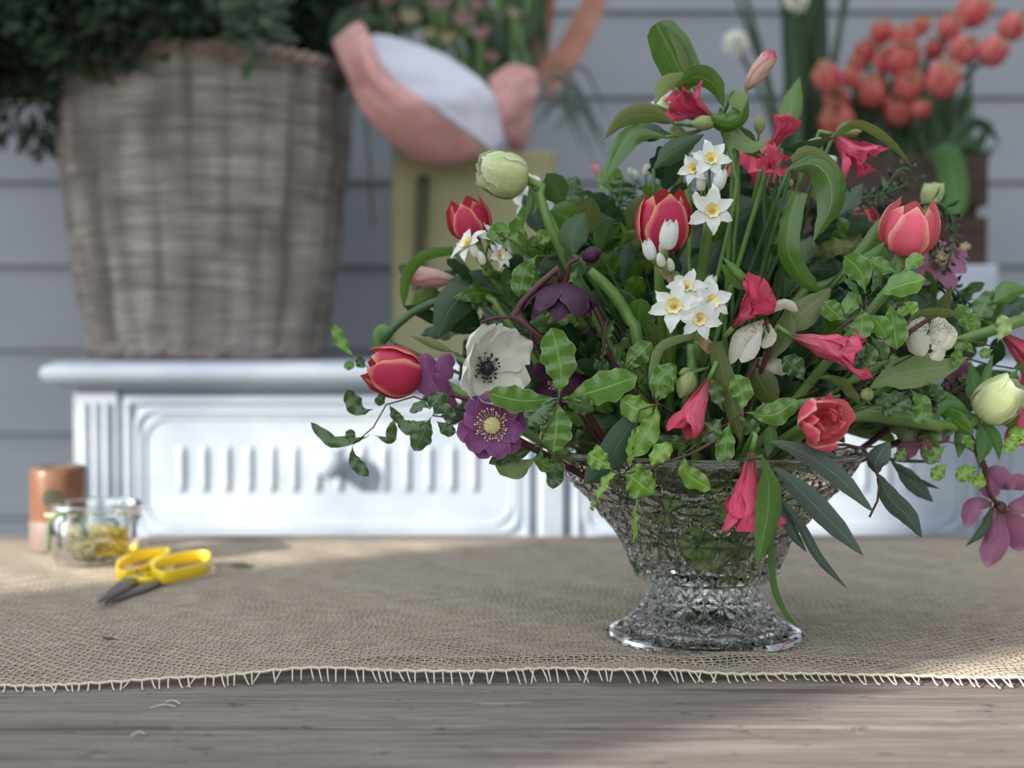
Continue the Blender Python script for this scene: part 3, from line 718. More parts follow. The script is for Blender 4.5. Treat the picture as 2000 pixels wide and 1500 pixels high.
# evergreen branches: a few branch meshes, copied
def branch_mesh(seed, L=.34, nl=110, lw=.0085, ll=.034):
    r = random.Random(seed); mb = MB(); vs = []; fs = []; uv = []
    tw = cat([Vector((0, 0, 0)), Vector((r.uniform(-.02, .02), r.uniform(-.02, .02), L * .5)), Vector((r.uniform(-.03, .03), r.uniform(-.03, .03), L))], 12)
    mb.tube(tw, .0022, 5)
    for i in range(nl):
        t = .28 + .72 * i / nl; k = t * 11; p = tw[int(k)].lerp(tw[min(11, int(k) + 1)], k % 1); a = i * 2.4 + r.uniform(-.3, .3)
        d = Vector((math.cos(a), math.sin(a), r.uniform(.25, .9))).normalized(); l = ll * r.uniform(.7, 1.25) * (1.1 - .4 * t)
        s = d.cross(Vector((0, 0, 1))).normalized(); n = s.cross(d); w_ = lw * r.uniform(.8, 1.2)
        side = d.cross(Vector((r.uniform(-1, 1), r.uniform(-1, 1), 1))).normalized(); n = side.cross(d)
        p0 = p + d * r.uniform(.002, .03)
        for q in range(6):
            v = q / 5
            for u in (-1, 0, 1):
                vs.append(p0 + d * (l * v) + side * (u * w_ * tab(PROF['oval'], v)) + n * (-.15 * w_ * u * u - .2 * l * v * v)); uv.append(((u + 1) / 2, v))
        b = len(vs) - 18
        for q in range(5):
            for j in range(2): fs.append((b + q * 3 + j, b + q * 3 + j + 1, b + q * 3 + 4 + j, b + q * 3 + 3 + j))
    return mb, vs, fs, uv
BR = []
for s in range(4):
    mb, vs, fs, uv = branch_mesh(s)
    root = empty('evergreen_branch', (0, 0, 0), 'dark evergreen branch with small blunt leaves standing in the middle of the wicker basket', 'branch', 'evergreen branches in the wicker basket, middle')
    INV.pop(root.name)
    tw = mesh('twig', mb.v, mb.f, M['twig'], root); lf = mesh('leaves', vs, fs, M['bush'], root, uv); BR.append((root, tw, lf))
rb = random.Random(21)
spots = []
for i in range(64):
    a = rb.uniform(0, 2 * pi); q = math.sqrt(rb.random()); x = bx + .15 * q * math.cos(a); y = by + .14 * q * math.sin(a)
    lean = .15 + 1.05 * q * rb.uniform(.6, 1.1); dirx, diry = math.cos(a), math.sin(a) * .6
    if dirx > 0: lean *= .35; diry = abs(diry)
    if rb.random() < .3: dirx = -abs(dirx) - .3
    spots.append((x, y, bz - .07 + rb.uniform(-.05, .07), dirx, diry, lean))
for k in range(26): spots.append((bx - .12 + rb.uniform(-.03, .05), by - .08 + rb.uniform(-.04, .05), bz + rb.uniform(-.04, .05), -1, -.15 + rb.uniform(-.3, .3), rb.uniform(.9, 1.75)))
for k in range(22): spots.append((bx - .02 + rb.uniform(-.13, .13), by - .11, bz - .0 + rb.uniform(-.05, .03), rb.uniform(-.8, .3), -.5, rb.uniform(.7, 1.45)))
for k in range(22): spots.append((bx + rb.uniform(-.14, .15), by + rb.uniform(-.05, .1), bz + rb.uniform(.0, .08), rb.uniform(-1, .35), .3, rb.uniform(.1, .45)))
for i, (x, y, z, dx, dy, lean) in enumerate(spots):
    src = BR[i % 4]
    if i < 4: o, tw, lf = src
    else:
        o = src[0].copy(); COL.objects.link(o)
        for c in src[1:]:
            cc = c.copy(); COL.objects.link(cc); cc.parent = o
    d = Vector((dx * math.sin(lean), dy * math.sin(lean), math.cos(lean))).normalized()
    kk = 0 if i < 64 else 1 if i < 90 else 2 if i < 112 else 3
    if kk: o['label'] = ['', 'evergreen branch drooping out over the left side of the wicker basket', 'evergreen branch leaning forward over the front rim of the wicker basket', 'upright evergreen branch at the back of the wicker basket'][kk]; o['group'] = 'evergreen branches in the wicker basket, ' + ['', 'left', 'front', 'back'][kk]
    o.matrix_basis = Matrix.Translation((x, y, z)) @ d.to_track_quat('Z', 'Y').to_matrix().to_4x4() @ Matrix.Rotation(rb.uniform(0, 6), 4, 'Z') @ Matrix.Scale(rb.uniform(.6, .95), 4)

# ------------------------------------------------------------------ khaki box, wrapped bouquet
def khaki():
    x0, x1, y0, y1, z1 = P(765, 500, 1.75).x, P(1085, 500, 1.75).x, 1.75, 1.90, .443
    r = empty('khaki_vase_box', ((x0 + x1) / 2, 1.83, CT), 'tall khaki green painted box vase under the pink wrapped bouquet', 'vase')
    mk = paint('khaki_green_paint', (.27, .265, .12), (.32, .31, .15), 3, .5)
    mb = MB(); t = .008; mb.box((x0, y0, CT), (x1, y0 + t, z1)); mb.box((x0, y1 - t, CT), (x1, y1, z1)); mb.box((x0, y0 + t, CT), (x0 + t, y1 - t, z1)); mb.box((x1 - t, y0 + t, CT), (x1, y1 - t, z1)); mb.box((x0 + t, y0 + t, CT), (x1 - t, y1 - t, CT + .01))
    mb.build('box', mk, r, smooth=False, bevel=.004)
    p = P(826, 350, 1.742); q = P(820, 560, 1.742)
    mb = MB(); mb.tube(cat([Vector((p.x, 1.752, p.z)), Vector((p.x - .001, 1.738, p.z - .012)), Vector((q.x - .001, 1.738, q.z + .012)), Vector((q.x, 1.752, q.z))], 14), .0075, 10)
    mb.build('handle', plain('dark_olive_handle', (.07, .07, .035), .6), r)
khaki()
def sheet(name, rows, mat, root, crumple=.006, seed=0, nu=26, nv=26, th=.0006, label=None):
    R = [cat([P(*q) for q in row], nu) for row in rows]
    cols = [cat([R[i][j] for i in range(len(R))], nv) for j in range(nu)]
    vs = []; uv = []
    for i in range(nv):
        for j in range(nu):
            p = cols[j][i]; k = p * 16 + Vector((seed * 5.1, 0, 0)); a = abs(noise.noise(k)) + .5 * abs(noise.noise(k * 2.1))
            vs.append(p + Vector((noise.noise(k + Vector((5, 0, 0))) * .5, -a, noise.noise(k + Vector((0, 5, 0))) * .5)) * crumple * 2); uv.append((j / nu, i / nv))
    o = mesh(name, vs, grid(nv, nu), mat, root, uv)
    s = o.modifiers.new('thickness', 'SOLIDIFY'); s.thickness = th
    if label: o['label'] = label
    return o
def wrapmat(name, c, tr=.3):
    N = NT(name); N.p(Base_Color=c, Roughness=.6); N.bump(N.noise(30, 4), .3, .002); N.translucent(c, tr); return N.m
def bouquet():
    mp_, mt, mo = wrapmat('pink_paper', (.80, .45, .41)), wrapmat('white_tissue', (.78, .78, .86)), wrapmat('salmon_orange_paper', (.48, .22, .15))
    r = empty('wrapped_bouquet', P(900, 310, 1.82), 'bouquet wrapped in pink paper and white tissue in the khaki box', 'bouquet')
    sheet('paper', [[(650, 80, 1.70), (675, 165, 1.66), (720, 235, 1.64), (775, 290, 1.67), (800, 320, 1.72)], [(690, 55, 1.69), (715, 130, 1.64), (760, 190, 1.62), (810, 250, 1.64), (880, 318, 1.70)], [(712, 50, 1.71), (742, 110, 1.66), (782, 160, 1.635), (850, 215, 1.635), (965, 312, 1.69)]], mp_, r, .010, 1, label='pink paper')
    sheet('tissue', [[(695, 58, 1.71), (735, 120, 1.67), (785, 175, 1.655), (860, 220, 1.655), (965, 300, 1.68)], [(760, 72, 1.74), (800, 110, 1.71), (850, 150, 1.68), (915, 200, 1.67), (978, 290, 1.69)], [(800, 85, 1.77), (865, 108, 1.75), (925, 145, 1.72), (965, 190, 1.70), (988, 280, 1.70)]], mt, r, .005, 2, label='white tissue paper')
    sheet('paper', [[(950, 150, 1.80), (975, 220, 1.78), (1000, 300, 1.80)], [(1000, 130, 1.80), (1010, 200, 1.78), (1015, 300, 1.80)], [(1050, 140, 1.82), (1045, 200, 1.80), (1030, 300, 1.80)]], mp_, r, .007, 3)
    sheet('paper', [[(1030, 165, 1.92), (1110, 60, 1.92), (1165, -60, 1.94)], [(1060, 165, 1.88), (1135, 65, 1.88), (1190, -60, 1.90)], [(1068, 200, 1.86), (1150, 90, 1.86), (1215, -60, 1.88)]], mo, r, .006, 4, label='orange-salmon paper flap')
    sheet('paper', [[(1030, -60, 1.97), (1040, 60, 1.97), (1035, 180, 1.93)], [(1090, -60, 1.98), (1080, 60, 1.98), (1055, 180, 1.94)]], mo, r, .006, 5)
    sheet('paper', [[(615, -60, 1.90), (620, 10, 1.90), (640, 40, 1.90)], [(660, -60, 1.90), (668, 10, 1.88), (672, 60, 1.88)], [(700, -60, 1.92), (690, 10, 1.90), (690, 70, 1.88)]], mp_, r, .006, 6)
    sheet('paper', [[(785, 300, 1.74), (830, 285, 1.72), (880, 290, 1.72), (960, 300, 1.74)], [(800, 330, 1.80), (850, 330, 1.78), (900, 330, 1.78), (960, 325, 1.80)]], mp_, r, .007, 8)
    # cellophane wisps
    cl = glassmat('cellophane', (.9, .93, .92), .12, 1.1)
    sheet('cellophane', [[(655, 190, 1.70), (700, 250, 1.68), (745, 300, 1.72)], [(700, 170, 1.69), (740, 240, 1.67), (790, 300, 1.71)]], cl, r, .012, 7, th=.0003)
    sheet('cellophane', [[(1000, 180, 1.74), (1005, 230, 1.72), (985, 300, 1.74)], [(1085, 130, 1.74), (1060, 220, 1.72), (1025, 300, 1.74)]], cl, r, .012, 9, th=.0003)
    # blooms and greenery of the bouquet
    pinks = [(800, 40, 22), (850, 10, 26), (905, 45, 24), (880, 80, 18), (945, 70, 20), (770, 45, 15), (835, 70, 16), (960, 115, 15), (930, 15, 18), (1000, 30, 14), (760, 5, 18), (710, 15, 14)]
    mr = [petalmesh('ran', [(.05, 0), (.5, .05), (.85, .4), (.8, .8)], HW, .5, .15, i) for i in range(3)]
    petalmat('dusty_pink_rose_petal', (.42, .24, .24), (.58, .42, .38)); M['dus'] = bpy.data.materials['dusty_pink_rose_petal']
    M['crm'] = petalmat('cream_rose_petal', (.50, .44, .28), (.60, .56, .40))
    for i, (x, y, q) in enumerate(pinks):
        loc = P(x, y, 1.80 + .01 * (i % 3)); s = q * 1.2 * 1.80 / F; m = framem(loc, (rnd.uniform(-.4, .4), .5, .8)); fl = empty('cream_blossom' if i % 3 == 0 else 'pink_blossom', loc, ('blurred cream' if i % 3 == 0 else 'blurred dusty pink') + ' bloom inside the pink wrapped bouquet', 'flower', 'blooms in the pink wrapped bouquet, ' + ('cream' if i % 3 == 0 else 'pink'), m)
        for k_ in range(14): put(mr[k_ % 3], 'crm' if i % 3 == 0 else 'dus', fl, k_ * 2.4, s * (1 - .05 * k_), dz=.02 * s * k_)
        e = loc + Vector((0, .02, -.16)); stem_obj(fl, [loc, e.lerp(loc, .5), Vector((.93 * e.x - .004, 1.83, .35))], .002)
    return r
bouquet()
def lone(label, mat, path, w, kind='lance', d=1.85, group=None, name='leaf_blade', n=15, **kw):
    r = empty(name, dpt(path[0], d), label, 'leaf', group); leaf(r, mat, path, w, kind, d, name='blade', nv=n, **kw); return r
G_ = 'greenery in the pink wrapped bouquet'
for i in range(84):
    x = rnd.uniform(715, 1060); y = rnd.uniform(-40, 170 if x > 900 else 70); a = rnd.uniform(-.9, .9)
    if y > 60 and x > 1000: y -= 60
    pt_ = 'left' if x < 830 else 'middle' if x < 945 else 'right'
    lone('dark green leaf among the blooms in the %s part of the wrapped bouquet' % pt_, rnd.choice(['dark', 'deep', 'alst']), [(x - 15 * a, y + 60), (x, y), (x + 45 * a, y - 55)], rnd.uniform(18, 34), rnd.choice(['lance', 'oval']), 1.90 + rnd.uniform(-.02, .04), G_ + ', ' + pt_)
for (a, b, c) in (((690, 10), (665, 60), (640, 95)), ((760, 40), (700, 55), (645, 85))):
    lone('broad dark green leaf hanging over the left edge of the pink paper', 'dark', [a, b, c], 46, 'lance', 1.70, 'dark leaves over the pink paper')
for i in range(16):
    y = rnd.uniform(150, 230); x = rnd.uniform(1040, 1090)
    lone('thin grey-green grass blade drooping right of the khaki box', 'euc', [(x, y + 30), (x + 50, y - rnd.uniform(10, 30)), (x + rnd.uniform(70, 130), y + rnd.uniform(60, 130))], rnd.uniform(5, 9), 'lance', 1.78, 'thin grass blades beside the wrapped bouquet', name='grass_blade')

# ------------------------------------------------------------------ crate of tulips and narcissi on the right
def crate():
    x0, x1 = P(1500, 400, 1.72).x, P(1930, 400, 1.72).x; y0, y1 = 1.72, 1.94; zb, zt = P(1700, 518, 1.72).z, P(1700, 303, 1.72).z
    rr = MB(); rr.box((x0 - .005, 1.70, CT), (x1 + .008, 1.98, zb - .0005))
    tag(rr.build('riser_block', mcab, smooth=False, bevel=.004), 'pale painted block lifting the brown crate on the sideboard', 'block')
    mk = woodmat('dark_crate_wood', (.055, .035, .028), (.10, .07, .055), (.035, .022, .018))
    r = empty('wooden_crate', ((x0 + x1) / 2, 1.83, zb), 'dark brown slatted wooden crate holding the coral tulips', 'crate')
    h = (zt - zb); 
    for k in range(2):
        za = zb + k * h * .54; zc = za + h * .44
        MB().box((x0, y0, za), (x1, y0 + .009, zc)).build('slat', mk, r, smooth=False, bevel=.0015); MB().box((x0, y1 - .009, za), (x1, y1, zc)).build('slat', mk, r, smooth=False, bevel=.0015)
        MB().box((x0, y0 + .0095, za), (x0 + .009, y1 - .0095, zc)).build('slat', mk, r, smooth=False, bevel=.0015); MB().box((x1 - .009, y0 + .0095, za), (x1, y1 - .0095, zc)).build('slat', mk, r, smooth=False, bevel=.0015)
    for (a, b) in ((x0 + .01, y0 + .01), (x1 - .028, y0 + .01), (x0 + .01, y1 - .028), (x1 - .028, y1 - .028)): MB().box((a, b, zb), (a + .018, b + .018, zt)).build('corner_post', mk, r, smooth=False)
    MB().box((x0 + .009, y0 + .009, zb), (x1 - .009, y1 - .009, zb + .008)).build('bottom', mk, r, smooth=False)
    return zb
zb = crate()
heads = [(1615, 150, 27), (1690, 100, 22), (1722, 62, 22), (1766, 72, 22), (1763, 112, 36), (1702, 176, 31), (1672, 128, 17), (1775, 168, 26), (1757, 215, 30), (1800, 213, 17), (1636, 238, 33), (1634, 195, 25),
         (1842, 155, 32), (1826, 95, 20), (1856, 52, 24), (1882, 98, 28), (1940, 100, 28), (1902, 20, 32), (1978, 52, 26), (1660, 152, 18), (1725, 118, 20), (1800, 50, 17)]
M['tb'] = petalmat('blurred_coral_tulip_petal', (.60, .06, .10), (.82, .25, .23), (.85, .50, .36), .3, .2, (.5, .03, .09), inner=(.74, .42, .30))
base = P(1790, 420, 1.83)
TL = ['leftmost coral tulip of the crate bunch, facing left', 'upper left coral tulip above the dark gap', 'topmost tulip of the left half of the crate bunch', 'red tulip just right of the topmost left one', 'big peach-centred tulip in the middle of the left half', 'round pink tulip right of the leftmost one, below it', 'small red tulip wedged between leftmost and upper left ones', 'peach tulip directly below the big peach-centred one', 'lowest central tulip of the crate bunch', 'small tulip tucked right of the lowest central one', 'large orange-coral tulip lowest at the left, just over the bouquet', 'reddish tulip between the leftmost and the lowest left ones',
      'round coral tulip hanging lowest in the right half', 'small dark red tulip between the two halves of the bunch', 'red tulip at the upper left of the right half', 'bright coral tulip in the centre of the right half', 'pink-red tulip low at the right of the right half', 'tallest tulip of the crate bunch, cut by the top edge', 'rightmost tulip of the crate bunch, at the photo edge', 'tiny coral tulip behind the left cluster', 'half hidden tulip behind the big peach-centred one', 'small tulip bridging the two halves near the top']
for i, (x, y, q) in enumerate(heads):
    d = 1.80 + .05 * ((i * 7) % 4) / 3 if y < 150 else 1.76 + .04 * (i % 3) / 2
    ax = ((x - 1770) / 260, .75, rnd.uniform(.5, 1.1)); top = P(x, y, d); z = Vector((ax[0], -ax[2], ax[1])).normalized(); s = q * 2.2 * d / F; loc = top - z * s * .5
    r = empty('tulip', loc, TL[i], 'flower', 'coral tulips in the crate', framem(loc, ax, rnd.uniform(0, 90)))
    op = rnd.choice([.1, .4, .7]); pf = [(a + (b - a) * op, zz) for (a, zz), (b, _) in zip(TP_, TPo)]
    for k in range(3):
        put(petalmesh('tbg%.1f' % op, pf, TW, .44, .05, k), 'tb', r, 2 * pi * k / 3, s); put(petalmesh('tbgi%.1f' % op, [(a * .84, zz) for a, zz in pf], TW, .4, .05, k), 'tb', r, 2 * pi * (k + .5) / 3, s * .95)
    foot = Vector((base.x + (x - 1770) * .00025 + rnd.uniform(-.02, .02), 1.83 + rnd.uniform(-.04, .04), zb + .03))
    stem_obj(r, [loc, loc - z * .05, loc.lerp(foot, .55), foot], .0035, 'stemd')
for i in range(64):
    x = rnd.uniform(1600, 1900); tx = 1750 + (x - 1750) * 1.25 + rnd.uniform(-25, 25); ty = rnd.uniform(110, 250) if abs(x - 1770) < 90 else rnd.uniform(190, 290)
    bxx = 1760 + (x - 1750) * .55
    pt_ = 'left' if tx < 1680 else 'middle' if tx < 1810 else 'right'
    lone('long dark green tulip leaf rising from the %s part of the brown crate' % pt_, rnd.choice(['dark', 'dark', 'dark', 'deep', 'deep', 'alst']), [(bxx, 440), ((bxx + tx) / 2, (ty + 400) / 2), (tx, ty)], rnd.uniform(26, 50), 'lance', rnd.uniform(1.82, 1.92), 'tulip leaves in the crate, ' + pt_, roll=rnd.uniform(-40, 40))
lone('dark tulip leaf arching over to the right of the crate', 'dark', [(1840, 300), (1885, 245), (1925, 245), (1955, 285)], 26, 'lance', 1.74)
lone('bright green tulip leaf hanging down over the front of the crate', 'stemleaf' if 0 else 'fern', [(1835, 285), (1858, 330), (1868, 420)], 58, 'fold', 1.70)
lone('dark leaf bending down right of the tulip stems above the crate rail', 'deep', [(1850, 300), (1890, 285), (1925, 310)], 40, 'lance', 1.74)
for i in range(20):
    x = rnd.uniform(1535, 1605); t = rnd.uniform(-40, 40)
    lone('tall narrow dark green narcissus leaf standing left of the tulips', rnd.choice(['dark', 'deep']), [(1560 + (x - 1570) * .5, 430), (x, 200), (x + t, -70)], rnd.uniform(16, 28), 'strap', rnd.uniform(1.82, 1.9), 'tall narcissus leaves', roll=rnd.uniform(-50, 50))
for (a, b, c) in (((1545, 400), (1500, 170), (1425, -40)), ((1560, 400), (1475, 60), (1440, -60)), ((1590, 380), (1625, 130), (1665, -40)), ((1585, 380), (1640, 60), (1650, -60))):
    lone('thin grass-like narcissus leaf splaying out beside the tulips', 'dark', [a, b, c], 13, 'strap', 1.84, 'splayed narcissus leaves')
for j, (x, y, lb) in enumerate([(1437, 82, 'blurred white narcissus head standing apart left of the tulip bunch'), (1556, -2, 'blurred white narcissus head cut by the top edge above the tall leaves')]):
    loc = P(x, y, 1.80); r = empty('narcissus', loc, lb, 'flower')
    for k in range(5):
        a = k * 1.26; floret(r, x + 13 * math.cos(a), y + 13 * math.sin(a), 1.79 + .004 * k, (math.cos(a) * .6, -math.sin(a) * .6 + .2, .7), 18, 'open', node=(x, y + 12))
    stem_obj(r, [loc, P((x + 1560) / 2 + 5, 230, 1.83), P(1560, 470, 1.83)], .003, 'stemd')

# ------------------------------------------------------------------ small things on the table
TZ = .0045
def spool():
    c = P(98, 1090, 1.19); cx, cy = c.x, 1.215; r = empty('twine_tube', (cx, cy, TZ), 'brown cardboard tube with a dark round label behind the glass jar', 'tube'); R = .0252
    N = NT('brown_tube_card'); n_ = N.noise(20, 3, None, (1, 1, 9)); c_ = N.mix(N.rng(n_, .3, .7), (.165, .07, .035), (.22, .10, .055)); N.p(Base_Color=c_, Roughness=.35)
    MB().lathe([(.001, 0), (R, 0), (R + .0006, .002), (R, .070), (R - .001, .074), (R - .004, .0755), (R - .006, .0745), (.001, .0735)], (cx, cy, TZ), 48).build('tube', N.m, r)
    MB().lathe([(R + .0006, .0), (R + .0009, .001), (R + .0009, .026), (R + .0006, .027)], (cx, cy, TZ), 48).build('band', plain('pinkish_paper_band', (.21, .155, .13), .5), r)
    MB().lathe([(R - .002, .0749), (R - .0045, .0762), (R - .007, .0752), (R - .012, .0742)], (cx, cy, TZ), 48).build('top_ring', plain('dark_tube_top', (.06, .035, .025), .7, c2=(.2, .16, .13), scale=120), r)
    mb = MB(); vs = []
    for i in range(5):
        for j in range(21):
            a = 2 * pi * j / 20; rr = .0085 * i / 4; ang = -pi / 2 + .1 + rr * math.cos(a) / R; vs.append((cx + (R + .0012) * math.cos(ang), cy + (R + .0012) * math.sin(ang), TZ + .049 + rr * math.sin(a)))
    mb.add(vs, grid(5, 21)); mb.build('round_label', plain('dark_green_label', (.03, .032, .018), .5, c2=(.06, .06, .03), scale=300), r)
spool()
def jar():
    c = P(168, 1112, 1.12); cx, cy = c.x, 1.155; r = empty('glass_jar', (cx, cy, TZ), 'short glass jar of yellow and white scraps beside the yellow scissors', 'jar'); R = .0405
    MB().lathe([(.0005, 0), (R - .006, 0), (R - .001, .002), (R, .006), (R, .036), (R - .002, .040), (R - .003, .042), (R - .001, .044), (R - .001, .0485), (R - .003, .0495), (R - .0045, .048), (R - .0045, .043), (R - .005, .04), (R - .003, .036), (R - .003, .006), (R - .008, .004), (.0005, .004)], (cx, cy, TZ), 56).build('jar_body', glassmat('jar_glass', (.95, .98, .96), 0, 1.45), r)
    rj = random.Random(4)
    def scrap(lbl, grp, matn, n, colx):
        src = None
        for i in range(n):
            a = rj.uniform(0, 6.28); q = R * .72 * math.sqrt(rj.random()); px, py_ = cx + q * math.cos(a), cy + q * math.sin(a)
            if colx and px < cx - .004: px = 2 * cx - px - .004
            if not colx and px > cx + .016: px = 2 * cx - px
            z = TZ + .007 + rj.random() * (.020 if colx else .020)
            if src is None:
                mb = MB(); l = .011; mb.tube(cat([Vector((-l, 0, 0)), Vector((0, .0015, .001)), Vector((l, 0, 0))], 6), .0016, 6)
                mb.add([(-.003, -.002, 0), (.004, -.003, .001), (.005, .003, 0), (-.002, .003, -.001)], [(0, 1, 2, 3)])
                o = mb.build('paper_scrap' if not colx else 'yellow_pin', matn, None); src = o
            else: o = src.copy(); COL.objects.link(o)
            tag(o, lbl, 'scrap', grp)
            o.matrix_basis = Matrix.Translation((px * .9 + cx * .1, py_, z)) @ Matrix.Rotation(rj.uniform(0, 6), 4, 'Z') @ Matrix.Rotation(rj.uniform(-.4, .4), 4, 'Y') @ Matrix.Scale(.85, 4)
    scrap('bright yellow pin lying in the right half of the glass jar', 'yellow pins in the jar', plain('yellow_plastic_pin', (.62, .42, .02), .4), 60, True)
    scrap('cream straw-like scrap lying in the glass jar', 'cream scraps in the jar', plain('cream_straw', (.75, .68, .42), .6), 80, False)
    t = MB(); t.tube(cat([P(95, 1075, 1.12), P(98, 1020, 1.12), P(125, 1003, 1.12), P(150, 1010, 1.13), P(170, 1045, 1.14)], 16), .0018, 6); tag(t.build('green_twine', plain('green_twine', (.10, .20, .08), .8), None), 'thin green twine end trailing over the rim of the glass jar', 'twine')
    t = MB(); t.tube(cat([P(88, 1006, 1.14), P(120, 1012, 1.14), P(165, 1040, 1.14)], 8), .0016, 6); tag(t.build('cream_twine', plain('cream_twine', (.55, .48, .36), .8), None), 'cream twine end lying slanted in the mouth of the jar', 'twine')
jar()
def scissors():
    my = plain('yellow_plastic', (.85, .60, .02), .35); ms = plain('dull_steel', (.20, .20, .20), .35, .8)
    o0 = P(285, 1130, 1.05); r = empty('scissors', (o0.x, 1.06, TZ), 'small scissors with two yellow loop handles lying on the burlap', 'scissors')
    def G(px, py, z=0):   # point on the table plane seen at px,py
        v = P(px, py, 1.0) - CAM; t = (TZ + z - H) / v.z; return CAM + v * t
    def loop(pts, h=.010):
        c = [Vector((p.x, p.y, TZ + .0005)) for p in cat(pts + [pts[0]], 40)]; cen = sum(c, Vector()) / len(c); vs = []
        for p in c:
            d = (cen - p); d.z = 0; d.normalize(); w_ = .0032
            vs += [p, p + Vector((0, 0, h * .5)) - d * .0008, p + Vector((0, 0, h)), p + Vector((0, 0, h)) + d * w_, p + Vector((0, 0, h * .5)) + d * (w_ + .0006), p + d * w_]
        m = mesh('handle', vs, grid(40, 6, True), my, r); b = m.modifiers.new('bevel', 'BEVEL'); b.width = .0008; b.segments = 2; return m
    loop([G(228, 1136), G(232, 1118), G(270, 1098), G(322, 1092), G(330, 1100), G(296, 1122), G(250, 1140)])
    loop([G(296, 1134), G(300, 1118), G(345, 1104), G(398, 1098), G(412, 1106), G(404, 1122), G(360, 1134), G(318, 1142)])
    def bladeg(a, b, w_, zz):
        d = (b - a); d.z = 0; s = Vector((-d.y, d.x, 0)).normalized(); pts = []
        for v, ww in ((0, .9), (.3, 1), (.6, .85), (.85, .45), (1, .04)): pts.append((a + d * v, ww * w_))
        vs = []
        for p, ww in pts: vs += [Vector((p.x, p.y, zz)) - s * ww, Vector((p.x, p.y, zz)) + s * ww, Vector((p.x, p.y, zz + .0022)) + s * ww * .9, Vector((p.x, p.y, zz + .0022)) - s * ww * .5]
        mesh('blade', vs, grid(5, 4, True) + [(3, 2, 1, 0), (16, 17, 18, 19)], ms, r, smooth=False)
    bladeg(G(282, 1122), G(192, 1190), .0075, TZ + .0042); bladeg(G(330, 1128), G(205, 1182), .0065, TZ + .0008)
    MB().lathe([(.0001, .009), (.003, .009), (.0034, .008), (.0034, 0)], tuple(G(262, 1134)), 16).build('pivot_screw', ms, r)
    mb = MB(); mb.tube([G(250, 1134, .004), G(290, 1122, .004)], .003, 8); mb.tube([G(300, 1132, .004), G(262, 1134, .004)], .003, 8); mb.build('shank', my, r)
    return G
G = scissors()
a = empty('leafy_scrap', G(470, 1112), 'small cut green sprig end lying right of the yellow scissors', 'leaf'); leaf(a, 'pitd', [(440, 1108, 1.13), (470, 1108, 1.12), (502, 1104, 1.115)], 16, 'oval', roll=50); leaf(a, 'deep', [(455, 1112, 1.12), (475, 1118, 1.11), (492, 1112, 1.105)], 12, 'oval', roll=-40)
for (x, y, l, m_) in ((205, 1253, 'dark dry leaf crumb on the burlap below the scissors blade', 'twig'), (1905, 1213, 'reddish fallen petal lying on the burlap at the right', 'help'), (1937, 1254, 'tiny dark brown crumb on the burlap near the right edge', 'twig')):
    g = G(x, y, .002); r = empty('plant_crumb', g, l, 'debris'); q = 16 if x != 1937 else 5
    vs = [g + Vector((rnd.uniform(-1, 1) * .0035 * q / 16, 0, .0002)) + Vector((math.cos(k) * .0045 * q / 16, math.sin(k) * .003 * q / 16, .0008 + .0012 * (k % 2))) for k in range(7)]
    mb = MB(); mb.add(vs + [g + Vector((0, 0, .003 * q / 16))], [(k, (k + 1) % 7, 7) for k in range(7)]); mb.build('crumb', M[m_], r)
mw = plain('pale_wood_splinter', (.5, .46, .4), .8)
for (x0_, y0_, x1_, y1_, l) in ((294, 1369, 344, 1367, 'long pale loose fibre on the bare board below the runner'), (322, 1358, 352, 1362, 'curled loose burlap thread just under the runner edge'), (255, 1423, 283, 1419, 'dry grass fibre caught in the seam of the boards')):
    a_, b_ = G(x0_, y0_), G(x1_, y1_); a_.z = b_.z = .0008; c_ = a_.lerp(b_, .5) + Vector((0, .002, .001)); o = MB().tube(cat([a_, c_, b_], 8), .0004, 5).build('loose_fibre', mw, None); tag(o, l, 'fibre')
# ================================================================== THE ARRANGEMENT
# ---- tulips
M['plumst'] = plain('plum_stamen', (.10, .01, .05), .6)
tulip('coral pink tulip leaning left above white narcissus at the upper left', 930, 468, .86, (-.28, .85, .25), 84, 'tul', .45, spin=20, wscale=1.15)
tulip('deep pink tulip lying on its side at the far left, beside the white anemone', 822, 738, .82, (-.92, .22, .28), 112, 'tul', .25, spin=10, wscale=1.0, mid=[(900, 770)])
tulip('coral tulip open at the top with cream petal edges, behind the small white narcissus buds', 1292, 492, .80, (.03, .95, .32), 122, 'tul', .35, spin=35, wscale=1.0)
tulip('rounded double tulip in salmon pink at the upper right of the arrangement', 1762, 496, .80, (.12, .9, .42), 108, 'tul2', .15, double=True, spin=15, wscale=1.15, mid=[(1690, 620)])
tulip('full double tulip in bright salmon coral above the bowl rim, opening to the right', 1592, 828, .765, (.22, .12, .95), 84, 'tul2', .75, double=True, spin=30, wscale=1.35)
tulip('large blurred red tulip behind the tall green stem, back of the bouquet', 1462, 400, .95, (.05, .95, .1), 120, 'tul', .3, wscale=.95)
tulip('small red tulip tip between dark leaves below the hanging pink alstroemeria', 1690, 460, .93, (-.1, 1, .2), 62, 'tul', .1)
tulip('half hidden red tulip low behind the right-hand pittosporum leaves', 1668, 530, .92, (-.3, .9, .3), 60, 'tul', .2)
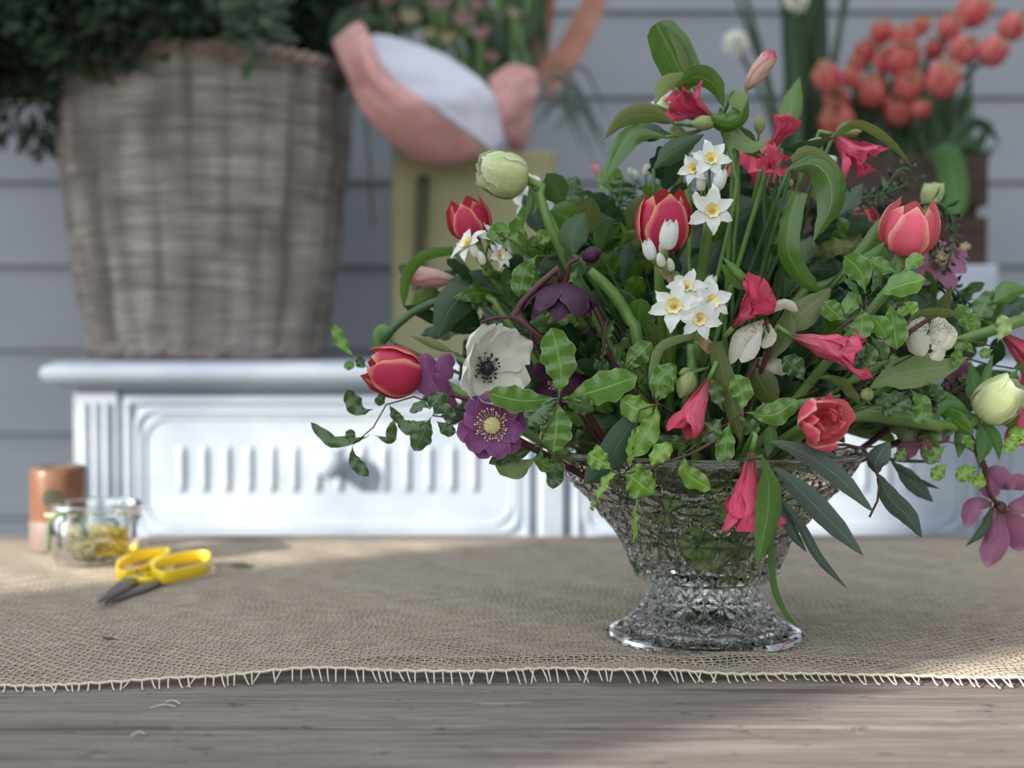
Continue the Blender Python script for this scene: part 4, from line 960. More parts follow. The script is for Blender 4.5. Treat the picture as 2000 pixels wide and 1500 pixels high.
# ---- alstroemerias
alstro('closed pink and cream alstroemeria bud, highest flower of the arrangement', 1456, 176, .85, (.62, .86, .1), 92, 'bud', 'alw', .03, spin=20)
alstro('withered pink alstroemeria at the top left, facing left over green buds', 1398, 238, .85, (-.85, .42, .3), 108, 'funnel', 'als', .3, seed=1)
alstro('narrow pink alstroemeria petal tube poking left above the olive leaf', 1320, 238, .87, (-.92, .3, .1), 70, 'bud', 'als', .05, seed=2)
alstro('pink alstroemeria opening upward in the middle of the top, before the tall stalks', 1500, 300, .87, (.45, .8, .3), 82, 'funnel', 'als', .25, seed=3)
alstro('shrivelled pink alstroemeria seen face-on with curled rims', 1500, 330, .82, (.0, .25, .95), 56, 'open', 'als', .4, seed=4, spin=20)
alstro('pink striped alstroemeria drooping right under a green arching leaf', 1625, 262, .84, (.62, -.65, .4), 105, 'funnel', 'als', .3, seed=5)
alstro('crumpled hot pink alstroemeria right beside the white narcissus cluster', 1432, 640, .79, (.55, .62, .5), 100, 'funnel', 'als', .38, seed=6)
alstro('pink funnel alstroemeria pointing right above the double salmon tulip', 1548, 658, .785, (.93, -.26, .25), 145, 'bell', 'als', .3, seed=7)
alstro('pink funnel alstroemeria pointing down left, centre of the arrangement above the rim', 1384, 742, .775, (-.45, -.82, .3), 122, 'bell', 'als', .2, seed=8)
alstro('ruffled hot pink alstroemeria sitting on top of the double salmon tulip', 1600, 806, .77, (.1, .35, .8), 50, 'open', 'als', .45, seed=9)
alstro('long pink alstroemeria hanging straight down in front of the glass bowl', 1468, 884, .757, (-.16, -.97, .15), 156, 'bell', 'als', .2, seed=10)
alstro('small pink alstroemeria peeping out behind the hanging green leaf on the bowl', 1498, 960, .775, (.3, -.9, .1), 74, 'funnel', 'als', .2, seed=11)
alstro('pale streaked alstroemeria bud on the left in front of the khaki box', 892, 548, .90, (-.97, .1, .15), 96, 'bud', 'alw', .06, seed=12)
alstro('second pale streaked alstroemeria bud just below the first on the left', 890, 565, .91, (-.85, -.35, .1), 72, 'bud', 'alw', .06, seed=13)
alstro('tiny blurred pink and white bud left of the long dark top leaves', 1172, 350, .97, (-.4, .9, .1), 40, 'bud', 'alw', .03)
alstro('coral pink alstroemeria cut by the right edge of the photo, upper one', 1952, 648, .875, (.8, -.6, .1), 110, 'funnel', 'als', .15, seed=14, to=P(1880, 640, .9))
alstro('dusty pink alstroemeria cut by the right edge of the photo, lower one', 1985, 760, .88, (.15, -.95, .1), 115, 'funnel', 'als', .15, seed=15, to=P(1900, 720, .9))
r = empty('alstroemeria_buds', P(1400, 240, .84), 'pair of green alstroemeria buds under the top left pink flower', 'flower buds')
budball(r, 1398, 238, .835, (-.8, -.1, .2), 52, node=(1410, 235)); budball(r, 1402, 225, .84, (-.3, -.5, .3), 34, node=(1412, 222))
r = empty('alstroemeria_buds', P(1355, 745, .79), 'round green alstroemeria bud beside the down-pointing pink funnel', 'flower buds')
budball(r, 1352, 728, .785, (-.45, -.85, .2), 56, w=.36, node=(1385, 718)); budball(r, 1350, 722, .79, (-.6, -.2, .3), 30, node=(1385, 718))
r = empty('alstroemeria_buds', P(1690, 765, .79), 'small yellow-green bud nestled at the foot of the pale strap leaf', 'flower buds')
budball(r, 1690, 778, .78, (.0, .5, .8), 32, w=.42, node=(1700, 790))
r = empty('alstroemeria_buds', P(1600, 310, .85), 'cream-green alstroemeria bud above the large folded leaf', 'flower buds')
budball(r, 1568, 322, .85, (.45, .75, .3), 62, w=.36, node=(1560, 350)); budball(r, 1600, 330, .845, (.45, .3, .5), 44, mat='narb', w=.4, node=(1590, 345)); budball(r, 1538, 350, .85, (.2, -.6, .5), 22, w=.4, node=(1545, 330))
r = empty('alstroemeria_buds', P(1485, 250, .86), 'dark olive bud upright at the top centre', 'flower buds')
budball(r, 1482, 262, .86, (.05, .9, .1), 38, w=.3, node=(1480, 290))
r = empty('alstroemeria_buds', P(1660, 255, .85), 'green bud under the arching leaf at the top right', 'flower buds')
budball(r, 1640, 262, .85, (.9, .1, .1), 42, w=.25, node=(1630, 265))
# ---- narcissi
def narc(label, px, py, d, fl, node, spathe=None, stem=True, to=None, group=None):
    r = empty('narcissus', P(px, py, d), label, 'flower', group)
    for f in fl: floret(r, f[0], f[1], f[2], f[3], f[4], f[5], node=node)
    n = dpt(node, d + .01)
    if spathe:
        a, b = spathe; leaf(r, 'pale', [a, ((a[0] + b[0]) / 2, (a[1] + b[1]) / 2), b], 24, 'fold', d + .004, name='spathe_back'); o = r.children[-1]; o.data.materials.clear(); o.data.materials.append(M['spathe']); o.name = 'spathe'
    if stem: m = to or mouth(); stem_obj(r, [n, n.lerp(m, .5) + Vector((0, .02, .01)), m], .0032, 'stem', ns=18)
    return r
narc('upright white narcissus spray at the top centre with one full star below', 1385, 420, .80,
     [(1388, 312, .79, (-.05, .3, .95), 46, 'open'), (1357, 330, .80, (-.6, .15, .8), 40, 'open'), (1400, 372, .79, (.25, .95, .25), 44, 'half'), (1370, 375, .80, (-.1, .9, .3), 34, 'bud'), (1364, 402, .80, (-.25, .9, .3), 30, 'bud'), (1390, 412, .78, (.05, .08, 1), 52, 'open')], (1385, 430))
narc('half-open white narcissus buds in front of the cream-edged coral tulip', 1310, 515, .775,
     [(1302, 488, .765, (.1, .9, .42), 62, 'half'), (1275, 508, .77, (-.35, .9, .35), 44, 'half'), (1294, 497, .775, (.0, .9, .4), 30, 'bud'), (1294, 522, .765, (-.25, .85, .4), 32, 'bud'), (1312, 530, .77, (-.25, .85, .4), 30, 'bud')], (1318, 535), spathe=((1330, 560), (1290, 520)))
narc('full cluster of white narcissus stars in the middle of the arrangement', 1350, 640, .775,
     [(1317, 598, .755, (-.25, .12, .95), 56, 'open'), (1340, 562, .775, (-.05, .45, .88), 44, 'open'), (1388, 590, .765, (.4, .25, .88), 50, 'open'), (1365, 622, .752, (.1, -.12, 1), 46, 'open'), (1376, 572, .785, (.4, .8, .3), 40, 'half')], (1365, 665), spathe=((1395, 690), (1360, 650)))
narc('white narcissus seen from the side below the left coral tulip', 925, 500, .835,
     [(915, 478, .825, (-.55, .5, .35), 48, 'open'), (965, 468, .835, (.5, .55, .4), 44, 'open'), (932, 505, .82, (-.35, .9, .3), 34, 'bud'), (945, 518, .82, (-.3, .9, .3), 30, 'bud'), (975, 500, .83, (.6, .2, .5), 32, 'open')], (950, 530), to=P(1080, 640, .9))
narc('white narcissus half hidden behind the pale green anemone bud', 1045, 400, .90,
     [(1042, 362, .90, (.4, .5, .5), 34, 'open'), (1030, 400, .91, (-.1, .2, .8), 34, 'open'), (1048, 412, .90, (.3, -.1, .9), 36, 'open'), (1068, 402, .91, (.6, .5, .3), 32, 'half')], (1050, 440))
narc('white narcissus behind the top left alstroemeria', 1310, 250, .89, [(1302, 200, .885, (-.2, .4, .7), 34, 'open'), (1322, 205, .89, (.4, .5, .4), 28, 'open')], (1318, 250), spathe=((1322, 290), (1318, 245)))
narc('small cream narcissus buds blurred at the back left of the top stem', 1260, 345, .95, [(1262, 345, .95, (0, .9, .3), 26, 'bud'), (1245, 352, .95, (-.3, .8, .3), 22, 'bud'), (1236, 345, .95, (-.4, .8, .3), 20, 'bud')], (1262, 375))
# ---- anemones
AP = [(.06, 0), (.40, .04), (.72, .20), (.92, .50)]; AW = [(0, .14), (.28, .34), (.6, .50), (.85, .42), (.97, .2), (1, .08)]
def anemone(label, px, py, d, ax, rpx, spin=0, to=None):
    loc = P(px, py, d); s = rpx * d / F; r = empty('anemone', loc, label, 'flower', None, framem(loc, ax, spin))
    for w_ in range(2):
        for i in range(4 if w_ == 0 else 4): put(petalmesh('an%d' % w_, [(a * (1 - .08 * w_), b + .04 * w_) for a, b in AP], AW, .75, .16, i + 4 * w_, nv=17, nu=13), 'ane', r, (i + .5 * w_) * pi / 2 + rnd.uniform(-.12, .12), s * (rnd.uniform(.92, 1.08)), tilt=rnd.uniform(-.15, .12))
    mb = MB(); mb.ball((0, 0, .17 * s), .15 * s, 14, 9, .85)
    for q in range(60): a = q * 2.4; z_ = 1 - q / 60; rr = .15 * math.sqrt(1 - z_ * z_); mb.ball((rr * s * math.cos(a), rr * s * math.sin(a), (.17 + .13 * z_) * s), .014 * s, 5, 3)
    mb.build('dark_centre', M['blk'], r, world=False); mb = MB()
    for q in range(44):
        a = q * 2.4; rr = rnd.uniform(.2, .32); h = rnd.uniform(.1, .3); mb.tube([(0, 0, .04 * s), (rr * .8 * s * math.cos(a), rr * .8 * s * math.sin(a), h * s)], .006 * s, 4); mb.ball((rr * s * math.cos(a), rr * s * math.sin(a), h * s), .022 * s, 5, 4, 1.3)
    mb.build('stamens', M['blk'], r, world=False); addstem(r, loc, ax, s * .5, .0022, 'stemd', to)
    return r
anemone('large white anemone with a blue-black centre at the left', 940, 718, .79, (.72, -.02, .68), 96, 30)
def anebud(label, px, py, d, ax, hpx, op=.1, ruffleaves=(), mat='anb', stem=True, mid=None, to=None, spin=0):
    loc = P(px, py, d); s = hpx * d / F; r = empty('anemone_bud', loc, label, 'flower bud', None, framem(loc, ax, spin))
    pf = [(.03, 0), (.32, .08), (.47, .35), (.42 + .2 * op, .72), (.22 + .5 * op, 1)]
    for w_ in range(3):
        for i in range(3): put(petalmesh('ab%d%.1f' % (w_, op), [(a * (1 - .1 * w_), b) for a, b in pf], [(0, .15), (.3, .4), (.65, .48), (.9, .3), (1, .12)], .46, .08, i + 3 * w_), mat, r, (i + .33 * w_) * 2 * pi / 3, s * rnd.uniform(.93, 1.03))
    for q in ruffleaves: leaf(r, 'fern', q[0], q[1], 'lance', d, roll=rnd.uniform(-20, 20), cup=.25, jag=.0, name='ruff_leaf')
    if stem: addstem(r, loc, ax, s * .3, .003, 'stem', to, mid)
    return r
anebud('pale green closed anemone bud at the upper left, in front of the khaki box', 1030, 352, .84, (-.90, .18, .25), 98, .12, [([(1034, 362), (1036, 400), (1020, 440)], 16), ([(1036, 358), (1048, 372), (1056, 368)], 12), ([(1038, 366), (1048, 398), (1040, 420)], 12)], mid=[(1090, 480)])
anebud('pale yellow-green anemone bud ringed by ragged leaves at the right edge', 1912, 815, .836, (.60, .68, .38), 98, .05,
       [([(1905, 815), (1850, 790), (1822, 830)], 24), ([(1905, 818), (1862, 820), (1830, 845)], 22), ([(1905, 820), (1880, 850), (1872, 895)], 34), ([(1912, 822), (1925, 860), (1912, 908)], 38), ([(1918, 818), (1945, 860), (1952, 900)], 26),
        ([(1910, 800), (1905, 760), (1895, 705)], 36), ([(1925, 790), (1965, 750), (1990, 720)], 30), ([(1930, 800), (1980, 770), (2010, 775)], 28), ([(1915, 805), (1925, 740), (1940, 690)], 22), ([(1900, 810), (1860, 840), (1832, 862)], 14), ([(1900, 812), (1845, 770), (1815, 765)], 16)], mid=[(1830, 830), (1660, 812)])
anebud('blurred lime green bud behind the double tulip at the upper right', 1815, 402, .93, (.1, .9, .2), 44, .35, mat='anb')
# ---- hellebores
hellebore('nodding dark plum hellebore with cream stamens hanging below, upper left of centre', 1095, 550, .80, (.04, -.97, -.10), 86, 'held', 2, [(.05, 0), (.45, .1), (.78, .32), (.95, .62)], 6, 'nod', cup=.8, mid=[(1000, 620), (1060, 660)])
hellebore('open purple hellebore with a yellow centre facing out, lower left above the rim', 962, 832, .775, (-.05, .12, 1), 76, 'hel', 2, HP_, 6, 'open', cup=.5, spin=12, ruff=.05)
petalflower('purple hellebore seen from behind, tucked left of the white anemone', [([(872, 768), (836, 742), (832, 690)], 62, 10), ([(890, 796), (862, 770), (852, 728)], 44, -15), ([(880, 740), (872, 715), (878, 690)], 40, 20)], 'hel', .815, None, [(880, 770), (920, 780)])
hellebore('very dark hellebore deep in the shade behind the four broad leaves', 1085, 745, .85, (.0, -.1, 1), 55, 'held', 1, HP_, 5, 'nod', cup=.8)
petalflower('mauve pink hellebore hanging at the far right below the foliage', [([(1938, 985), (1905, 985), (1886, 1030)], 40, 10), ([(1940, 990), (1928, 1020), (1930, 1060)], 34, 40), ([(1948, 995), (1948, 1050), (1926, 1108)], 52, -10), ([(1962, 998), (1985, 1035), (1992, 1078)], 62, 15), ([(1968, 992), (1995, 985), (2020, 960)], 44, -30)], 'help', .85, (1985, 1005, .86, 12, 18, (6, 14)), [(1948, 985), (1930, 960), (1922, 915), (1905, 880)], to=P(1880, 820, .89))
h5 = bpy.data.objects[sorted(o.name for o in COL.objects if o.name.startswith('hellebore') and o.parent is None)[-1]]
h5 = [o for o in COL.objects if o.get('label', '').startswith('mauve pink hellebore hanging')][0]
leaf(h5, 'deep', [(1935, 990), (1925, 1030), (1885, 1068)], 20, 'lance', .845, name='bract')
MB().ball(P(1953, 992, .853), .0045, 10, 6).build('receptacle', M['stemp'], h5)
petalflower('mauve hellebore petals above the hanging one, touching the right edge', [([(1925, 918), (1945, 930), (1980, 955)], 50, 15), ([(1925, 925), (1935, 950), (1940, 975)], 46, -20), ([(1960, 950), (1990, 945), (2015, 950)], 40, 30)], 'help', .865, None, [(1925, 915), (1915, 890)], to=P(1890, 840, .86))
petalflower('cream hellebore with dark speckles nodding at the right', [([(1840, 632), (1852, 655), (1838, 682)], 34, 20), ([(1826, 622), (1838, 650), (1822, 684)], 56, 0), ([(1806, 620), (1790, 655), (1804, 695)], 54, 0), ([(1822, 660), (1830, 685), (1820, 702)], 34, 10)], 'helw', .795, (1818, 672, .80, 9, 22, (0, 10)), [(1815, 622), (1800, 625), (1785, 640)], cup=.55, stmat='plumst')
petalflower('white hellebore with dark speckled petals under the crumpled pink flower', [([(1492, 625), (1448, 655), (1424, 712)], 34, 25), ([(1484, 628), (1472, 665), (1448, 708)], 40, -10, 'ane'), ([(1495, 630), (1500, 655), (1490, 680)], 34, 40), ([(1500, 610), (1530, 595), (1558, 608)], 24, 20)], 'helw', .785, None, [(1495, 622), (1510, 660)])
petalflower('speckled white hellebore low behind the pink funnel, mostly hidden', [([(1480, 702), (1510, 715), (1545, 722)], 34, 0), ([(1490, 700), (1500, 720), (1520, 728)], 24, 20)], 'helw', .80, None, [(1480, 700), (1460, 740)])
hellebore('pale mauve hellebore behind the upper right tulip', 1828, 520, .89, (.1, .3, .7), 60, 'help', 1, HP_, 5, 'nod', cup=.8)
hellebore('dusty mauve hellebore blurred behind the pale strap leaf', 1875, 745, .87, (0, .1, .9), 48, 'help', 1, HP_, 5, 'nod')
hellebore('small mauve hellebore blurred right of the upper right tulip', 1868, 492, .92, (.5, .4, .5), 34, 'help', 1, HP_, 5, 'nod')
hellebore('dull purple hellebore in the shadow under the right-hand ruff leaves', 1800, 850, .86, (.1, -.1, .9), 62, 'help', 1, HP_, 5, 'nod')
r = empty('hellebore_bud', P(1142, 505, .81), 'small dark purple hellebore bud on a curved stalk above the nodding one', 'flower bud')
budball(r, 1138, 505, .81, (.9, .35, .3), 40, 'held', w=.42, node=(1118, 520)); stem_obj(r, [P(1140, 502, .812), P(1112, 515, .812), P(1108, 545, .815), P(1092, 556, .82)], .0014, 'stemp')
# ---- heavy arching stems
def arc(label, pts, w, mat='stem', d=.84, to=True):
    p = [dpt(q, d) for q in pts]; r = empty('flower_stem', p[0], label, 'stem'); 
    stem_obj(r, p + ([mouth()] if to else []), w * d / F / 2, mat, ns=22)
arc('thick green flower stem curving down through the middle left', [(1150, 530), (1195, 570), (1230, 625), (1250, 690)], 24, 'stem', .83)
arc('thick dark green stem arching over the far left pink tulip', [(745, 668), (790, 620), (850, 590), (930, 568), (985, 600), (1040, 680)], 17, 'stemd', .87)
arc('thin green stem crossing above the left stem arc', [(890, 585), (905, 570), (960, 585), (1000, 640)], 14, 'stem', .86)
arc('maroon stem arching over the white anemone', [(940, 630), (985, 618), (1035, 640), (1060, 700)], 7, 'stemp', .81)
arc('maroon stem running down from the dark nodding hellebore', [(1155, 590), (1180, 640), (1205, 720)], 12, 'stemp', .82)
arc('yellow-green stem reaching out to the right edge', [(2010, 622), (1940, 645), (1880, 665), (1780, 720)], 22, 'stem', .85)
arc('fleshy olive stem lying across above the rim at the right', [(1840, 832), (1760, 820), (1670, 812), (1560, 850)], 26, 'stem', .83)
arc('straight green narcissus stalk below the white cluster', [(1352, 672), (1353, 720), (1356, 800)], 22, 'stem', .80)
arc('second green narcissus stalk beside the first', [(1375, 672), (1374, 720), (1374, 800)], 20, 'stemd', .805)
arc('upright green stalk behind the top narcissus spray', [(1443, 190), (1440, 300), (1441, 400), (1430, 560)], 9, 'stem', .86)
arc('green stalk carrying the top whorl of leaves', [(1400, 232), (1418, 275), (1432, 330), (1425, 440)], 9, 'stem', .85)
arc('thin stalk between the coral tulip and the top narcissus spray', [(1340, 370), (1348, 440), (1345, 520), (1355, 640)], 10, 'stem', .86)
arc('dark stem at the right of the top, carrying the drooping alstroemeria', [(1490, 335), (1492, 420), (1480, 560)], 9, 'stemd', .86)
arc('pale green stem of the left bud running down to the right', [(1050, 390), (1072, 420), (1095, 470), (1120, 540)], 13, 'stem', .845)
arc('yellow-green stem across the right-hand pittosporum cluster', [(1650, 540), (1610, 560), (1540, 610)], 20, 'stem', .86)
# ---- alstroemeria and strap leaves seen in the photo
L = lone_leaf
L('tall hooded glossy green leaf at the very top left', 'alst', [(1345, 175), (1318, 115), (1282, 46)], 84, 'fold', .85, cup=.18, roll=-15, via=(1404, 238, .85))
L('pale grey-green leaf back folded under the tallest leaf', 'pale', [(1278, 205), (1300, 165), (1345, 152), (1368, 152)], 34, 'lance', .845, roll=20, via=(1404, 238, .85))
L('dark arched leaf falling right below the tallest leaf', 'alst', [(1318, 172), (1362, 150), (1396, 168), (1414, 212)], 50, 'lance', .84, roll=30, cup=.25, via=(1404, 238, .85))
L('yellow-green folded edge of the tallest leaf', 'olive', [(1352, 165), (1335, 100), (1300, 50)], 34, 'lance', .846, roll=35, cup=.2, via=(1404, 238, .85))
L('olive green leaf reaching left at the top left', 'olive', [(1318, 240), (1270, 224), (1218, 234), (1180, 272)], 44, 'lance', .83, cup=.3, roll=-20, via=(1404, 238, .85))
L('long dark leaf bending down at the left of the top', 'alst', [(1300, 268), (1240, 262), (1205, 300), (1168, 368)], 46, 'lance', .835, cup=.2, twist=40, via=(1404, 238, .85))
L('second dark leaf of the top left whorl, drooping beneath the long one', 'dark', [(1310, 262), (1258, 258), (1225, 290)], 44, 'lance', .84, roll=30, via=(1404, 238, .85))
L('wide dark leaf left of the top narcissus star', 'dark', [(1276, 330), (1310, 300), (1350, 275), (1376, 262)], 46, 'lance', .81, cup=.2)
L('v-shaped dark leaf with a pale folded tip right of the top alstroemeria', 'alst', [(1388, 232), (1420, 245), (1448, 225), (1450, 182)], 44, 'fold', .83, cup=.6, roll=20, via=(1404, 238, .85))
L('pale triangular leaf tip folded over at the top', 'pale', [(1432, 176), (1440, 190), (1448, 218)], 40, 'lance', .825, roll=5, via=(1404, 238, .85))
L('grey-green upright leaf with a concave edge at the top centre', 'pale', [(1408, 210), (1432, 262), (1470, 285), (1508, 270)], 42, 'lance', .85, roll=-30, via=(1404, 238, .85))
L('grey-green leaf curving from the top stalk toward the pink flower', 'olive', [(1440, 240), (1455, 280), (1490, 312)], 52, 'lance', .86, roll=40)
L('blurred bright green leaf standing up behind the upper pink flowers', 'alst', [(1530, 260), (1545, 210), (1562, 150)], 46, 'lance', .93)
L('dark green leaf pointing right beside the upper pink flowers', 'dark', [(1528, 290), (1575, 290), (1630, 268)], 30, 'lance', .82, roll=30)
L('large glossy leaf folding over and down at the upper right', 'alst', [(1540, 330), (1585, 318), (1618, 345), (1622, 400), (1588, 472)], 66, 'lance', .80, cup=.3, roll=-10)
L('broad blade half of the folded leaf at the upper right', 'olive', [(1548, 322), (1580, 315), (1610, 345), (1600, 392)], 62, 'fold', .803, cup=.3, roll=20)
L('long dark leaf hanging in an S below the folded leaf', 'alst', [(1562, 375), (1545, 430), (1540, 490), (1562, 535), (1605, 575)], 46, 'strap', .81, roll=15)
L('narrow leaf arching out to the far upper right', 'olive', [(1630, 262), (1665, 242), (1705, 255), (1745, 285), (1785, 330)], 22, 'lance', .83, roll=25)
L('short green leaf tip above the drooping striped flower', 'alst', [(1625, 268), (1660, 245), (1690, 252)], 22, 'lance', .835)
L('broad dark tulip leaf behind the middle of the arrangement', 'dark', [(1330, 600), (1390, 500), (1440, 430), (1500, 395)], 110, 'strap', .87, cup=.2)
L('broad dark tulip leaf standing right of the lone narcissus star', 'dark', [(1440, 600), (1450, 500), (1455, 400)], 120, 'fold', .885, cup=.15)
L('small forked green leaf tips left of the crumpled pink flower', 'alst', [(1470, 560), (1440, 530), (1410, 500)], 18, 'lance', .79, roll=20)
L('blunt green leaf under the forked tips', 'alst', [(1470, 568), (1435, 545), (1408, 515)], 26, 'oval', .795)
L('folded grey-green leaf right of the speckled flower', 'olive', [(1535, 660), (1560, 620), (1605, 580), (1625, 560)], 60, 'lance', .80, roll=-15)
L('olive leaf hanging between the speckled flowers', 'olive', [(1540, 600), (1530, 650), (1500, 710)], 48, 'lance', .795, roll=20)
L('large pale green strap leaf pointing right above the right rim', 'pale', [(1700, 758), (1740, 735), (1800, 722), (1850, 715), (1890, 697)], 68, 'lance', .82, cup=.12, roll=-8)
L('thin leaf edge just above the pale strap leaf', 'alst', [(1640, 758), (1700, 720), (1745, 700)], 20, 'lance', .80)
L('olive twisted leaf running down the centre to the rim', 'olive', [(1398, 668), (1412, 725), (1430, 780), (1438, 830), (1446, 862)], 42, 'strap', .775, roll=-20, twist=50)
L('narrow grey-green leaf bending sharply over the left of centre', 'pale', [(1358, 655), (1318, 665), (1288, 682), (1275, 730), (1276, 780)], 20, 'strap', .785, roll=-10)
L('dark green strap leaf slanting down over the left rim', 'dark', [(1238, 818), (1212, 858), (1186, 900), (1140, 945)], 60, 'strap', .775, cup=.1)
L('grey-green leaf fan right of centre above the rim', 'olive', [(1468, 715), (1495, 760), (1520, 800)], 60, 'lance', .80, roll=10)
L('pointed green leaf dropping beside the hanging pink flower', 'fern', [(1504, 822), (1505, 860), (1498, 895)], 28, 'lance', .775)
L('green leaf curving under the double salmon tulip from the left', 'alst', [(1640, 772), (1560, 790), (1480, 800), (1495, 840)], 20, 'lance', .785)
L('bright green leaf with an olive tip hanging over the front of the bowl', 'alst', [(1488, 892), (1500, 930), (1500, 990), (1492, 1040), (1478, 1112)], 54, 'lance', .735, cup=.25, roll=8, stem=True)
L('thin curling green leaf trailing down to the foot of the bowl', 'fern', [(1500, 1040), (1506, 1090), (1512, 1150), (1535, 1200), (1560, 1226)], 16, 'strap', .80, roll=30)
L('dark leaf arching round the pale buds at the left in front of the khaki box', 'alst', [(885, 490), (830, 500), (795, 540), (788, 600)], 26, 'strap', .88, roll=-20)
L('broad dark leaf behind the white anemone, left one', 'deep', [(950, 600), (920, 570), (880, 600), (855, 660)], 72, 'oval', .86)
L('broad dark leaf behind the white anemone, upper one', 'dark', [(1000, 600), (950, 560), (880, 545)], 70, 'lance', .87)
L('narrow olive leaf crossing behind the far left tulip', 'olive', [(890, 690), (840, 670), (800, 655)], 18, 'lance', .85)
L('blurred green leaf high left of the far left tulip', 'alst', [(770, 670), (745, 645), (735, 690)], 26, 'oval', .88)
L('grey-green leaf across the right cluster pointing right', 'olive', [(1760, 640), (1810, 615), (1895, 612)], 26, 'lance', .80, roll=20)
L('dark leaf behind the cream speckled hellebore', 'deep', [(1850, 700), (1870, 650), (1895, 610)], 50, 'lance', .86)
L('long green tulip leaf slanting up to the upper right tulip', 'alst', [(1672, 500), (1700, 470), (1730, 420)], 28, 'strap', .82)
L('bright leaf tip in front of the upper right tulip base', 'fern', [(1660, 520), (1700, 500), (1732, 470)], 22, 'lance', .79)
L('folded bright green leaf at the right edge below the small buds', 'alst', [(1940, 590), (1970, 570), (2010, 565)], 46, 'lance', .87)
L('long green leaf at the right edge above the coral flower', 'alst', [(1880, 640), (1940, 610), (2010, 600)], 40, 'strap', .88)
# eucalyptus / willow-like leaves over the right of the bowl
E = 'euc'
L('long dark grey-green leaf sweeping right from the rim, upper one', E, [(1505, 862), (1560, 880), (1630, 925), (1706, 1000)], 40, 'euc', .765, cup=.15, stem=False)
L('long dark grey-green leaf sweeping right with a silvery tip', E, [(1512, 912), (1560, 955), (1620, 1015), (1685, 1084)], 46, 'euc', .76, cup=.15, stem=False)
L('narrow dark leaf pointing steeply down right, the longest one', E, [(1518, 965), (1560, 1020), (1600, 1090), (1655, 1150)], 20, 'euc', .765, stem=False)
L('short narrow dark leaf beside the long steep one', E, [(1520, 975), (1545, 1035), (1575, 1078)], 22, 'euc', .77, stem=False)
L('dark narrow leaf lying right along the rim above the sweeping ones', E, [(1540, 868), (1590, 880), (1640, 895)], 26, 'euc', .78, stem=False)
r = sprig('eucalyptus twig hanging right of the bowl with one mottled green leaf', [(1660, 868), (1700, 900), (1718, 940), (1712, 985), (1698, 1010)], [([(1714, 925), (1740, 975), (1775, 1010), (1800, 1050)], 42, 10), ([(1714, 925), (1712, 900), (1738, 862)], 44, -15)], .80, E, wave=0, kind='euc', tr=.0011)
sprig('grey-green eucalyptus leaf pair far behind the right rim', [(1700, 890), (1750, 905)], [([(1750, 905), (1785, 945), (1822, 980)], 34, 0), ([(1740, 900), (1770, 930), (1835, 955)], 16, 30), ([(1700, 890), (1760, 900), (1840, 902)], 10, 40)], .86, E, wave=0, kind='euc')
# ---- pittosporum sprigs
sprig('four broad glossy wavy leaves crossed around one node, lower left', [(1060, 860), (1090, 800), (1092, 777)], [([(1092, 776), (1095, 720), (1078, 640)], 72, 4), ([(1090, 778), (1020, 782), (952, 768)], 54, -8), ([(1098, 778), (1165, 762), (1244, 735)], 66, 8), ([(1090, 780), (1087, 830), (1080, 882)], 66, 0), ([(1096, 780), (1118, 778), (1137, 792)], 18, 30), ([(1090, 782), (1055, 800), (1030, 830)], 50, 20, 'pitd'), ([(1098, 784), (1130, 790), (1160, 800)], 40, 20, 'pitd')], .755, cup=.12, wf=4)
sprig('lime green wavy leaves hanging over the left front of the rim', [(1400, 858), (1352, 885), (1290, 905), (1222, 925), (1195, 920)], [([(1195, 918), (1170, 898), (1148, 886)], 46), ([(1195, 918), (1175, 905), (1165, 868)], 24), ([(1222, 926), (1190, 928), (1165, 975)], 22, 40), ([(1165, 975), (1158, 985), (1155, 998)], 16, 50), ([(1215, 925), (1232, 930), (1274, 965)], 62, 5), ([(1228, 925), (1245, 915), (1246, 905)], 20), ([(1268, 918), (1285, 890), (1312, 868)], 40, -10), ([(1245, 968), (1240, 1000), (1238, 1060)], 18, 55), ([(1226, 905), (1232, 870), (1250, 840)], 20, 40), ([(1262, 915), (1262, 935), (1255, 945)], 20, 30, 'pit')], .75, 'lime', tomouth=False)
sprig('bright ragged leaf cascade at the left of the centre above the rim', [(1290, 790), (1250, 800), (1236, 880)], [([(1285, 788), (1250, 800), (1212, 780)], 56, 5), ([(1284, 788), (1272, 830), (1232, 892)], 52, 10), ([(1240, 860), (1232, 890), (1228, 912)], 14, 30)], .765, 'lime')
sprig('glossy wavy leaf standing just below the white narcissus cluster left', [(1215, 725), (1235, 700)], [([(1216, 728), (1240, 700), (1272, 668)], 44, 0), ([(1216, 724), (1210, 690), (1230, 660)], 30, 40, 'pitd'), ([(1220, 720), (1250, 710), (1262, 690)], 28, 30, 'pitd')], .785)
sprig('glossy leaf pair left of the down-pointing pink funnel', [(1290, 800), (1280, 780)], [([(1280, 785), (1290, 740), (1322, 715)], 46, -5), ([(1282, 788), (1300, 760), (1318, 730)], 30, 20)], .775)
sprig('glossy leaves on a brown twig right of the down-pointing pink funnel', [(1340, 862), (1400, 840), (1448, 808)], [([(1448, 805), (1450, 770), (1434, 732)], 48, 0), ([(1456, 806), (1510, 810), (1556, 780)], 48, 5), ([(1425, 822), (1418, 860), (1412, 910)], 40, 0, 'pit'), ([(1412, 815), (1390, 840), (1370, 862)], 46, 15, 'pitd'), ([(1440, 815), (1465, 835), (1478, 850)], 34, 20, 'pitd'), ([(1414, 805), (1402, 775), (1392, 740)], 30, 25, 'pitd')], .77)
sprig('spotted yellowish leaf with brown specks hanging over the rim front', [(1360, 868), (1338, 885)], [([(1335, 885), (1342, 925), (1388, 955)], 42, 12, 'lime')], .752)
